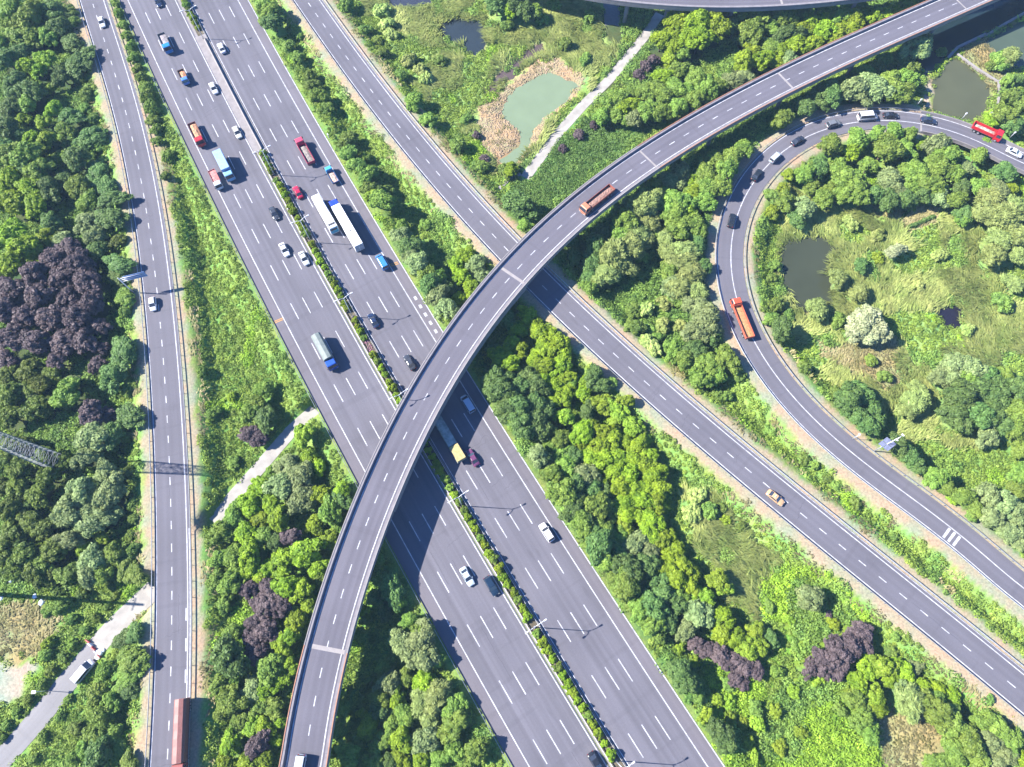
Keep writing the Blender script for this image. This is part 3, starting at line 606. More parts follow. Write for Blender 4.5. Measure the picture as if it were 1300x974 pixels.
# ------------------------------------------------------------------ trees surveyed from the photo: x,y,radius in enlarged (3.897x) sheets
S_ = 3.897; TREES = []
def sh(ox, oy, txt, scale=S_):
    for it in txt.split(';'):
        it = it.strip()
        if not it: continue
        x, y, r, k = it.split(','); TREES.append((ox+float(x)/scale, oy+float(y)/scale, float(r)/scale, k.strip()))
sh(0, 0, '60,40,70,m;160,80,70,m;60,170,60,m;150,180,55,m;250,60,60,d;290,140,50,d;230,180,50,m;30,290,60,d;60,420,60,d;50,530,55,d;40,630,60,d;140,330,45,c;225,290,48,y;195,350,40,y;250,440,28,y;270,540,42,y;210,600,38,y;120,590,32,c;225,690,48,y;310,780,30,y;150,450,60,d;140,510,50,m;360,280,70,d;340,200,50,d;300,370,50,d;410,300,35,d;350,570,50,d;430,660,65,d;320,640,40,m;380,790,60,d;460,830,70,d;515,920,55,d;390,920,60,m;140,780,70,m;60,760,60,m;200,850,60,m;60,890,60,c;150,930,60,c;250,930,60,d;310,60,45,d;370,40,34,M;360,110,34,M;345,160,30,M;400,390,36,D;430,470,40,M;420,540,40,M;470,590,35,M;500,720,34,M;470,740,34,D;510,800,34,M;110,120,55,m;20,110,50,m;10,210,45,m;100,260,48,d;150,690,45,c;90,670,45,d;20,720,50,d;310,880,45,d;560,20,24,D;575,75,26,D;595,130,26,D;618,185,28,D;640,235,28,D;655,290,30,D;672,340,26,D;664,400,32,D;690,445,36,D;700,495,38,D;712,545,40,D;735,600,34,D;748,650,30,D;765,700,28,D;840,780,36,D;820,870,26,M;870,930,28,Y;620,270,20,M')
sh(0, 240, '60,60,75,c;170,70,65,c;40,230,75,c;120,300,75,c;205,250,55,c;60,380,70,c;165,365,50,c;250,170,50,d;300,250,52,g;430,60,55,m;420,160,55,g;540,30,55,d;560,115,65,d;480,230,48,g;570,250,38,C;610,350,58,d;578,430,48,d;600,520,46,m;480,310,50,d;625,770,78,d;620,610,36,M;600,650,34,M;640,560,30,M;350,300,58,p;260,350,66,p;400,370,66,p;180,430,66,p;300,440,66,p;430,460,64,p;80,500,68,p;200,530,66,p;330,540,66,p;460,570,60,p;30,600,66,p;130,630,66,p;260,640,66,p;390,640,66,p;480,680,46,p;60,740,66,p;180,760,66,p;310,750,66,p;420,760,58,p;500,790,40,p;20,840,58,p;280,850,46,p;480,870,40,p;120,555,50,p;150,890,58,C;40,930,58,C;260,910,50,C;200,960,50,C;560,920,66,d;625,965,36,m;1010,540,34,D;1140,640,46,M;1090,430,28,Y;1070,770,50,M;1000,910,36,M;1180,790,46,M;1060,350,30,M;980,430,26,M;1240,760,36,M;940,200,26,M;1000,140,20,D;1100,900,40,M;1160,500,30,Y')
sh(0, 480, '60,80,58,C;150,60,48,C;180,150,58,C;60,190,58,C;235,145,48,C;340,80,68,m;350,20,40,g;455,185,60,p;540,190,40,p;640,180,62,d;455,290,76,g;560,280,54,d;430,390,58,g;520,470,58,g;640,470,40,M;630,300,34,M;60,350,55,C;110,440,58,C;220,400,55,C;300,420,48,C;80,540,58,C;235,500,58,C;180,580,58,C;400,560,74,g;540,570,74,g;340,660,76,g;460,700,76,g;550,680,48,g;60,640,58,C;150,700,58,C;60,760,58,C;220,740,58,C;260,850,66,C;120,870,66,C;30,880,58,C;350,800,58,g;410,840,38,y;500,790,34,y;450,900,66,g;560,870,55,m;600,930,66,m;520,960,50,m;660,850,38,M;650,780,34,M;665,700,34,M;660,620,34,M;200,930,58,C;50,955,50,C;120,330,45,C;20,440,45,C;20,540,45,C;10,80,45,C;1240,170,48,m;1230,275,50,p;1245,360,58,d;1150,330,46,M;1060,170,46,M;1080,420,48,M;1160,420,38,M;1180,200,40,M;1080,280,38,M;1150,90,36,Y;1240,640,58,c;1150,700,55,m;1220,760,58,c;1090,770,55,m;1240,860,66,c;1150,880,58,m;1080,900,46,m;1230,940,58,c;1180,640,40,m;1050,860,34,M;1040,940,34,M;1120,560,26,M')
sh(320, 480, '60,60,48,m;150,100,88,d;60,200,56,d;30,300,48,p;20,130,46,m;200,200,40,m;262,282,56,y;180,430,66,g;240,490,72,g;160,530,66,g;255,600,66,g;290,385,46,c;330,440,38,c;345,580,58,c;440,565,48,c;390,660,66,m;320,725,50,c;370,800,50,y;450,610,46,d;40,545,56,c;100,625,56,c;50,690,56,c;130,700,56,c;60,780,50,m;200,790,50,p;30,860,58,c;150,900,66,c;260,860,74,c;330,930,50,c;60,945,50,c;120,800,46,d;420,740,36,m;1225,60,66,d;1245,160,60,d;1275,250,46,m;625,910,40,M;680,930,40,D;300,470,36,m;90,470,30,m')
sh(0, 724, '60,30,56,C;170,20,56,C;330,20,56,C;250,30,44,C;440,20,56,g;550,20,52,d;650,30,46,m;660,310,42,d;600,345,46,d;655,440,66,m;610,530,62,m;530,500,50,m;480,620,56,m;560,640,48,m;620,590,50,d;500,720,58,m;560,810,50,m;480,810,56,m;490,905,74,d;580,900,56,m;620,960,50,m;370,965,58,m;290,100,36,M;300,180,46,M;410,120,38,M;240,360,38,Y;230,420,36,M;570,130,24,D;530,180,24,M;480,235,26,D;420,300,26,M;360,370,30,D;310,430,30,M;255,500,30,D;205,565,28,M;140,640,28,D;85,700,28,D;40,770,28,M;10,830,28,D;240,200,34,M;360,240,32,M;340,640,26,M;300,720,26,M;220,830,30,M;170,930,30,M;380,780,40,M;420,900,46,m;1230,90,48,p;1272,160,48,p;1250,260,48,p;1250,350,56,p;1135,440,84,d;1262,430,48,p;1080,560,48,m;1155,640,66,m;1250,600,56,g;1100,700,46,m;1180,745,48,m;1245,780,48,y;1140,860,56,c;1262,880,56,p;1120,950,50,c;1150,60,56,m;1060,60,46,M;1110,170,48,M;1070,270,38,M;1230,955,58,c;1180,20,40,m;1150,300,40,m;1150,550,34,m')
sh(320, 724, '50,30,48,c;80,90,58,p;60,170,66,p;150,180,56,p;30,250,58,p;60,300,56,p;110,330,44,p;170,80,58,c;250,100,54,c;280,170,44,c;225,250,54,c;190,320,52,c;150,370,50,c;80,480,66,m;175,460,46,c;130,550,46,c;60,600,48,c;110,680,52,m;30,680,48,m;130,750,40,c;60,770,48,c;110,840,36,c;40,850,56,p;60,930,46,c;30,400,50,p;200,200,40,c;10,560,46,g;620,30,48,m;700,120,56,d;730,165,36,y;680,60,56,d;540,200,36,c;530,320,38,m;740,350,64,g;850,330,66,g;790,400,66,g;860,440,60,g;870,280,44,m;680,560,56,g;640,630,50,m;760,520,44,m;860,560,64,c;930,610,66,w;840,650,66,w;990,680,56,m;1010,760,72,m;890,720,56,w;870,830,64,g;960,810,56,m;1110,880,56,m;1000,900,58,m;760,720,56,m;740,830,56,c;830,930,48,c;730,920,48,c;570,780,56,c;545,705,28,y;480,910,56,m;590,960,46,m;440,690,44,m;430,780,48,m;395,900,36,c;640,700,48,d;720,640,46,c;570,590,36,C;610,130,44,d;660,200,44,d;780,250,40,m;690,780,44,m;640,860,50,m;690,950,40,d;920,930,46,m;1060,950,46,m;430,620,34,m;560,250,30,m;650,470,36,m;930,440,36,m;1040,640,34,m;510,830,40,m;870,400,44,g')
sh(320, 240, '640,60,56,m;600,35,38,y;740,190,34,D;700,250,46,g;760,280,54,d;830,310,48,d;740,345,48,g;800,375,54,g;860,405,54,m;900,455,54,m;850,480,54,d;945,480,52,d;900,540,54,g;950,600,60,g;970,655,40,m;900,250,56,M;980,235,44,M;860,180,36,M;800,100,36,Y;700,100,34,M;1010,380,46,c;1062,330,46,c;1110,375,46,g;1040,440,46,c;1080,490,46,c;1130,425,44,g;1020,545,40,c;990,490,34,d;850,560,34,m;780,450,34,m;660,180,26,M;1230,820,56,c;1270,870,52,c;1200,930,56,d;1260,950,56,d;1180,780,36,d')
sh(320, 0, '60,20,40,m;90,60,56,m;100,110,46,d;170,160,36,M;180,225,36,M;230,290,38,M;290,380,34,D;320,475,44,D;300,420,36,M;380,540,38,M;420,630,46,M;470,690,52,M;460,760,46,M;530,820,46,M;560,790,36,D;570,880,56,M;640,890,54,M;560,950,46,M;650,960,50,M;700,900,40,M;560,640,36,M;630,760,36,M;200,60,34,M;240,180,28,M;470,30,44,M;500,100,38,M;560,150,36,M;620,200,28,M;640,260,36,M;690,320,36,M;740,380,36,M;800,500,50,D;870,590,44,M;930,630,36,M;1010,720,50,M;1070,780,46,M;1130,830,44,M;1150,785,30,P;1180,870,46,M;1250,850,44,M;640,60,44,G;670,120,40,G;690,170,36,G;1210,20,54,d;1275,50,46,c;1260,130,36,M;780,300,40,G;830,350,40,G;860,390,36,G;1110,670,26,P;1060,590,30,M;1180,430,36,M;930,300,36,M;430,10,34,M')
sh(640, 0, '60,30,54,d;105,55,54,d;150,60,42,m;190,100,34,M;300,220,40,M;250,30,36,M;400,300,34,M;430,90,40,M;800,130,80,c;870,100,74,c;780,200,56,c;835,235,48,c;960,110,80,c;1040,130,74,c;1040,80,54,c;900,200,56,c;965,200,64,c;1140,110,52,d;1240,80,74,m;1225,160,64,m;1200,190,46,d;880,265,46,m;905,275,50,g;790,370,54,c;820,310,46,c;860,350,54,m;950,400,54,m;1000,440,56,m;1050,430,44,m;920,445,48,m;740,440,54,m;690,460,46,m;840,430,54,m;790,480,54,m;700,540,54,m;630,520,54,c;560,480,54,m;500,445,46,m;450,510,52,m;480,575,44,m;560,560,46,m;640,590,44,g;780,560,46,m;860,530,54,m;735,570,40,m;950,500,50,m;1180,310,54,c;1230,270,46,c;1270,295,54,c;1130,400,48,g;1190,380,48,g;700,330,36,P;665,370,36,P;740,300,36,P;370,670,34,P;290,735,28,P;440,620,26,P;30,840,38,c;1000,480,40,m;620,460,40,m;600,590,36,m;520,520,40,m;880,470,40,m;1080,60,50,m;850,160,50,c;920,140,60,c;1190,730,46,m;1130,780,54,m;1060,800,62,m;1100,850,54,m;1000,880,62,m;870,850,54,g;820,900,54,g;930,880,46,c;1010,935,54,m;730,930,54,m;700,960,46,m;1060,920,54,m;930,940,46,m;800,960,46,m;1275,680,28,M;1150,840,44,m')
sh(640, 240, '80,90,72,d;100,180,34,m;40,60,40,d;690,80,74,w;640,110,54,g;700,165,64,w;760,40,54,m;850,60,72,m;930,40,54,c;840,125,64,m;910,105,54,c;1000,60,54,m;600,175,64,m;650,225,72,w;580,225,62,m;690,245,54,w;450,290,54,d;440,360,54,d;540,330,72,w;620,300,64,w;520,420,64,w;590,375,56,w;430,430,46,d;415,490,36,m;880,200,64,m;950,185,62,m;800,245,46,w;960,270,46,d;830,320,54,w;900,315,62,w;820,400,54,m;880,365,64,w;930,430,62,w;880,485,62,w;950,500,54,w;830,480,54,g;870,545,44,m;980,380,44,d;960,585,62,g;1000,645,70,g;960,705,62,g;1035,725,44,d;870,680,38,G;720,770,52,G;830,795,52,m;930,795,62,d;890,850,52,m;1020,870,70,m;1100,850,60,m;1050,925,52,m;1160,920,46,M;960,935,52,m;640,600,44,M;540,530,36,Y;270,320,36,M;650,690,50,M;700,600,40,G;780,680,44,G;590,560,34,M;720,700,36,M;800,560,44,G;760,740,34,M;330,260,40,d;350,330,40,d;500,220,46,d;560,130,46,d;740,210,40,m;680,330,36,m;110,625,46,c;70,690,46,c;140,665,38,c;180,710,54,c;235,725,46,c;30,770,46,c;80,790,46,c;200,790,54,c;270,765,54,c;300,815,46,c;40,850,46,c;150,840,46,c;210,875,54,c;280,880,54,c;312,930,44,c;30,900,52,c;110,930,54,d;190,945,46,c;250,960,46,c;450,920,46,d;475,965,46,d;400,955,36,c;10,640,46,d;50,590,34,d;540,950,30,M')
sh(640, 480, '60,60,64,d;150,40,64,d;60,140,74,d;150,130,74,d;60,240,64,d;150,225,74,d;210,160,54,d;200,20,46,c;250,50,46,c;312,60,42,c;240,115,42,c;300,105,42,c;402,65,46,c;410,100,34,c;340,20,36,m;460,35,50,d;300,190,46,y;410,170,46,d;490,130,54,y;560,150,58,y;605,110,36,y;560,205,46,y;632,232,52,y;390,265,64,c;430,230,44,c;500,265,46,c;540,300,54,c;600,310,46,c;672,330,54,c;715,380,46,c;480,335,54,c;430,390,54,c;505,400,54,c;570,390,54,c;640,400,54,c;690,435,54,c;560,460,54,c;625,480,54,c;735,480,56,c;490,515,36,c;575,540,54,c;640,545,54,c;705,545,54,c;765,555,52,c;605,610,54,c;685,605,54,c;755,605,54,c;785,640,34,c;600,670,54,c;665,680,46,c;725,695,54,c;600,725,46,y;705,755,46,c;745,790,46,c;268,300,54,m;220,335,46,m;160,385,50,g;205,400,44,d;280,360,46,m;330,390,54,d;400,485,64,g;350,545,60,d;300,440,54,m;240,470,46,m;430,560,54,d;505,570,44,d;270,570,62,m;350,640,62,d;450,640,72,m;530,650,54,m;400,700,62,d;330,740,54,m;480,745,62,m;560,790,54,m;450,830,72,d;550,860,62,d;640,825,62,g;720,860,54,g;480,920,54,m;600,935,72,d;700,935,62,d;780,800,46,c;825,780,36,c;850,845,46,c;820,900,46,c;880,935,54,c;930,955,46,c;800,960,54,c;860,365,36,M;890,420,36,M;940,385,36,M;950,455,36,M;960,580,50,G;930,660,52,G;1020,660,46,M;1080,650,36,M;1100,700,30,Y;900,500,30,M;1170,740,34,M;960,30,34,M;1100,90,44,M;1050,80,36,M;1130,40,36,M;1220,200,44,M;1270,250,36,M;1250,150,36,M;1010,10,34,M;380,330,40,c;460,450,40,c;240,400,40,m;200,480,36,m;340,480,44,m;420,430,40,m;240,640,40,m;300,680,44,m;400,780,44,m;380,860,44,m;680,260,30,m;700,300,34,y')
sh(970, 240, '100,60,54,m;40,120,46,Y;30,30,40,M;30,190,36,Y;200,100,54,g;160,150,44,d;300,50,50,m;380,30,50,m;450,20,62,m;540,35,46,d;620,55,54,d;700,40,54,d;780,30,46,d;860,30,54,g;940,60,54,m;990,110,50,d;980,160,36,m;1130,60,72,w;1100,130,62,w;1180,150,72,w;1220,90,54,w;1240,240,62,w;1160,250,62,w;1250,330,46,w;1130,330,54,w;50,700,54,d;40,740,36,d;500,650,74,W;470,700,60,W;550,700,60,W;520,730,50,W;650,310,42,W;370,440,44,w;480,380,36,d;260,600,50,w;360,650,44,M;530,850,32,D;60,580,46,M;40,440,28,M;940,880,70,g;1020,890,72,g;1100,930,62,d;880,930,54,g;1180,560,54,M;1200,930,52,m;1240,470,46,w;600,930,36,M;200,880,36,M;1270,160,54,w;480,520,44,w;900,150,30,M;870,330,40,G;760,480,34,G;30,640,40,M;120,620,34,M;560,340,34,Y;720,90,30,M;420,170,40,G;560,230,40,G;1010,700,34,G;60,300,36,M;50,380,34,M')
sh(970, 0, '30,50,54,m;40,130,54,m;30,225,52,m;100,90,64,m;110,170,62,d;180,60,62,m;190,140,54,c;160,215,54,c;240,215,54,c;230,110,54,c;300,150,54,c;310,60,54,m;290,95,50,c;380,80,54,m;370,165,54,c;430,140,52,c;450,90,52,c;470,40,44,m;430,30,44,m;540,90,42,c;600,70,42,c;640,50,40,c;700,30,40,m;70,305,40,c;120,285,44,g;20,280,44,c;80,250,44,c;340,200,36,c;500,60,36,c;770,240,64,g;725,235,44,g;800,205,40,g;320,440,62,d;350,490,52,d;270,490,52,d;230,560,44,d;110,590,50,m;70,610,44,Y;500,365,46,m;480,445,72,g;560,440,72,g;520,500,60,g;610,405,64,m;650,460,62,m;700,480,52,m;700,400,54,m;640,335,54,M;720,335,54,M;430,445,40,M;600,290,44,M;560,340,40,M;330,720,54,m;460,690,54,m;440,750,54,c;560,670,44,m;600,740,72,m;640,655,44,m;720,645,34,m;700,740,54,m;780,720,30,c;850,720,60,g;900,770,60,m;870,830,60,m;280,830,50,d;200,860,52,m;240,920,44,m;410,880,72,m;450,940,60,d;120,870,34,Y;90,930,34,Y;620,890,62,g;640,940,52,g;760,860,62,m;820,925,62,m;930,870,52,m;985,920,50,d;1060,770,44,m;1190,850,52,d;1160,930,50,g;1230,930,36,c;1070,920,52,m;520,820,46,m;700,830,44,m;330,940,44,m;560,940,44,m;720,940,44,m;1000,830,40,g;370,800,36,m;1160,300,52,M;1220,280,46,w;1265,390,28,d;1180,580,52,m;1240,620,50,d;1275,640,34,d;1130,595,36,c;1220,480,52,M;1270,520,46,M;1200,400,36,M;1120,330,30,M;880,260,30,M;1100,700,30,m')
sh(970, 480, '470,90,72,d;400,120,70,d;520,170,62,d;425,200,54,d;505,230,50,d;350,70,44,M;740,110,62,w;700,160,44,w;760,60,44,w;620,410,52,d;700,430,54,d;720,480,44,d;700,335,28,D;840,510,54,m;900,560,46,m;980,580,54,m;1040,640,44,m;1100,590,62,g;1170,650,70,g;1230,680,62,g;1120,700,54,g;1210,760,54,g;1260,810,44,g;1270,480,54,m;1250,560,46,m;960,100,80,d;1060,60,80,d;1160,80,80,d;1250,60,72,d;940,180,70,d;1040,170,72,d;1140,180,72,d;1240,170,72,m;1000,230,54,m;1110,285,54,g;1230,260,54,m;1180,230,54,d;600,10,36,Y;900,20,60,m;1000,10,60,m;1100,10,60,d;1200,10,60,d;1270,350,46,m;30,260,44,M;80,330,36,M;150,310,44,D;150,370,44,M;200,400,44,M;250,430,36,M;310,500,36,M;350,530,36,M;380,585,34,M;450,620,44,M;480,660,34,Y;420,560,30,M;600,780,34,Y;560,740,34,M;640,790,36,M;720,830,36,M;740,875,44,Y;830,910,34,Y;880,950,34,Y;520,690,34,Y;660,870,30,M;100,60,30,M;60,150,30,M;930,600,34,Y;1020,680,34,M')
sh(970, 724, '220,130,64,g;470,310,62,p;420,370,70,p;350,400,70,p;290,450,62,p;380,470,62,p;495,370,52,p;230,480,44,p;580,480,62,y;510,490,54,c;620,530,46,c;660,480,46,c;700,505,46,c;460,560,54,c;540,625,56,y;495,560,54,c;560,690,46,c;440,640,54,m;480,740,54,m;510,800,54,m;750,480,36,g;770,430,44,M;680,590,46,g;720,650,70,w;780,575,46,c;860,590,46,c;930,630,46,c;860,700,76,m;930,750,70,m;840,650,54,m;820,450,44,M;880,510,44,M;950,540,36,M;1100,750,62,m;1170,780,54,m;1230,850,54,m;1000,850,70,m;950,900,70,m;1050,900,70,m;1120,850,60,g;1190,910,52,g;1140,950,50,g;1270,930,44,c;40,345,36,d;60,500,34,D;620,400,36,M;590,300,34,M;650,330,34,M;700,370,36,M;320,220,24,P;170,400,36,M;260,540,40,Y;140,600,36,Y;340,570,40,Y;60,700,40,Y;180,800,36,Y;300,700,40,Y;80,880,40,Y;380,700,36,M;240,900,40,Y;30,180,34,M;120,240,34,Y;250,340,34,Y;340,260,34,Y;1060,560,30,M;1120,640,30,M;860,950,60,m')
sh(640, 724, '600,40,64,m;560,120,64,m;690,100,54,d;780,110,72,d;720,170,72,d;830,165,60,d;800,240,62,d;720,270,54,m;650,200,54,m;850,40,62,c;920,75,54,c;990,130,52,y;1060,50,54,y;1090,90,44,y;960,220,70,g;900,290,54,g;1080,225,54,c;1080,310,54,c;1150,340,46,c;1240,300,46,y;1200,390,54,y;1250,370,50,y;950,360,44,p;1010,395,46,p;1070,425,54,p;1130,450,54,p;1190,480,54,p;1250,490,44,p;1150,525,44,p;1180,560,34,p;870,500,54,d;840,550,46,d;910,560,52,d;1060,800,54,d;1040,850,54,d;1110,860,46,d;1250,760,44,Y;520,60,44,m;600,190,40,m;560,200,36,M;660,290,34,M;760,330,36,M;860,400,34,Y;930,450,34,Y;1000,520,36,M;960,620,40,M;1040,640,40,Y;1110,650,40,Y;1180,640,40,Y;1000,720,40,Y;1120,730,40,Y;1200,850,40,Y;1240,680,40,M;900,640,30,M;1180,760,36,Y;1230,920,40,Y;1100,560,34,M;760,60,50,m;640,120,44,m;860,110,50,m')
# merge duplicates where survey sheets overlap
_t = []
for t in TREES:
    if any((t[0]-u[0])**2+(t[1]-u[1])**2 < (0.55*min(t[2], u[2])+1.5)**2 for u in _t): continue
    _t.append(t)
TREES = _t
_r = random.Random(12); _v = [[(212,235),(250,235),(440,590),(330,500),(262,600),(225,400)], [(335,0),(372,0),(640,330),(590,330),(500,250)], [(960,440),(1000,500),(1300,740),(1300,850),(1100,690),(900,520)], [(780,470),(820,480),(1290,900),(1200,880),(880,620)]]
TREES = [(t[0], t[1], t[2]*(.78 if t[3] in 'MDY' and any(inpoly(np.array([t[0]]), np.array([t[1]]), q)[0] for q in _v) else 1), t[3]) for t in TREES if not (t[3] in 'MDY' and t[0] > 205 and _r.random() < (.72 if any(inpoly(np.array([t[0]]), np.array([t[1]]), q)[0] for q in _v) else .25))]
LOOK = {'c': ('camphor_tree', 'yellow-green dense rounded tree', 'tree'), 'C': ('camphor_tree', 'dark olive lumpy crowned tree', 'tree'), 'y': ('camphor_tree', 'bright lime-yellow tree', 'tree'), 'd': ('dark_leaf_tree', 'dark green broadleaf tree', 'tree'), 'm': ('broadleaf_tree', 'mid green broadleaf tree', 'tree'),
        'g': ('poplar_tree', 'grey-green leafy tree', 'tree'), 'w': ('willow_tree', 'pale olive feathery willow tree', 'tree'), 'p': ('purple_leaf_tree', 'purple-leaved tree', 'tree'), 'W': ('silver_leaf_tree', 'silvery white-green tree', 'tree'),
        'D': ('shrub', 'low dark green shrub', 'shrub'), 'M': ('shrub', 'low mid green shrub', 'shrub'), 'Y': ('shrub', 'low yellow-green shrub', 'shrub'), 'G': ('shrub', 'pale grey-green shrub', 'shrub'), 'P': ('shrub', 'low purple-leaved shrub', 'shrub')}
LM = [('the lattice pylon', 75, 585), ('the cantilever road sign', 160, 360), ('the milky green pond', 690, 130), ('the dark reed pond', 590, 45), ('the solar panel mast', 1125, 563), ('the small round dark pond', 1205, 403), ('the large pond inside the loop', 1025, 345), ('the canal', 1235, 40),
      ('the fish pond', 1220, 115), ('the lane roadblock', 120, 822), ('the pale track by the motorway', 340, 590), ('the bare soil clearing', 25, 860), ('the three white road bars', 1210, 682), ('the brown overpass truck', 757, 254), ('the orange loop road truck', 942, 405), ('the gold taxi', 984, 632),
      ('the white pickup', 694, 676), ('the lowest overpass joint', 415, 824), ('the slip road bottom end', 215, 974), ('the top left photo corner', 0, 0), ('the bottom right photo corner', 1300, 974), ('the white hatchback', 194, 386), ('the slip road top end', 120, 0), ('the overpass and link road crossing', 675, 335),
      ('the sky blue van', 485, 333), ('the lower farm track end', 668, 222), ('the viaduct at the top', 930, 8), ('the bright red loop truck', 1253, 168), ('the left photo edge centre', 0, 487), ('the bottom photo edge centre', 500, 974), ('the lower right motorway verge', 900, 974), ('the right photo edge centre', 1300, 487), ('the grey covered truck', 412, 448), ('the link road top end', 388, 0), ('the black car on the bend', 929, 280), ('the link road right end', 1290, 880)]
ORD = ['nearest', 'second nearest', 'third nearest', 'fourth nearest', 'fifth nearest', 'sixth nearest', 'seventh nearest', 'eighth nearest', 'ninth nearest', 'tenth nearest', 'eleventh nearest', 'twelfth nearest']
def plant_all():
    kinds = {}
    placed = []
    for i, (px, py, r, k) in enumerate(TREES):
        low = k.isupper() and k not in 'CW'
        sc = np.hypot(*(G(px+.5, py)-G(px-.5, py))); R = r*sc*(1.0 if low else 1.06 if not (k == 'p' and px < 145) else 1.2)
        hz = (.5 if low else 1.15)*R; g = GT(px, py, hz)
        for nm, (c, t0, t1) in LIM.items():
            if nm == 'LOOP':
                if c.near(g[0], g[1])[0][0] < LOOP_BR: continue
            S, T, D = c.near(g[0], g[1]); mid = (t0+t1)/2; hw = (t1-t0)/2; e = abs(T[0]-mid)-hw; need = R*.8+(1.3 if nm != 'MW' else .5)
            if e < need and 0 < S[0] < c.len:
                sg = 1 if T[0] > mid else -1; tt = mid+sg*(hw+need); x, y = c.at(S[0], tt); g = np.array([float(x), float(y), HT(float(x), float(y))])
        if any(c_.near(g[0], g[1])[2][0] < R*.8+1.8 and 0 < c_.near(g[0], g[1])[0][0] < c_.len+2 for c_ in (TRACKA, TRACKB, LANE)): continue
        placed.append((px, py, R, k, g, low))
    for look in set(p[3] for p in placed):
        idx = [i for i, p in enumerate(placed) if p[3] == look]
        rank = {}
        for l, (nm, lx, ly) in enumerate(LM):
            o = sorted(idx, key=lambda i: (placed[i][0]-lx)**2+(placed[i][1]-ly)**2)
            for q, i in enumerate(o):
                if i not in rank or q < rank[i][0]: rank[i] = (q, l)
        kinds[look] = rank
    for i, (px, py, R, k, g, low) in enumerate(placed):
        nm, look, cat = LOOK[k]; q, l = kinds[k][i]; rr = random.Random(i)
        o = empty(nm, (float(g[0]), float(g[1]), float(g[2])-.05), rr.uniform(0, 6.28)); s = R; e_ = rr.uniform(.84, 1.2); o.scale = (s*e_, s/e_, s*(rr.uniform(.85, 1.15) if low else rr.uniform(.7, .92)*(.62 if (px < 190 and 0 < SLIP.near(g[0], g[1])[1][0] < 13) else 1)))
        if q < 12: tag(o, f'{look}, {ORD[q]} one to {LM[l][0]}', cat, f'{look}s')
        else: tag(o, f'{look}, not among the twelve nearest {LM[l][0]}', cat, f'{look}s around {LM[l][0]}')
        base = {'Y': 'c'}.get(k, k.lower()) if low else k
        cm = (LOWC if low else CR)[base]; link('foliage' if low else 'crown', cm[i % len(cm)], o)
        link('stems' if low else 'trunk', STEMM if low else TR[i % 3], o)
    return placed
PLACED = plant_all()
TP = np.array([(p[4][0], p[4][1], p[2]*(1 if p[5] else 1)) for p in PLACED])
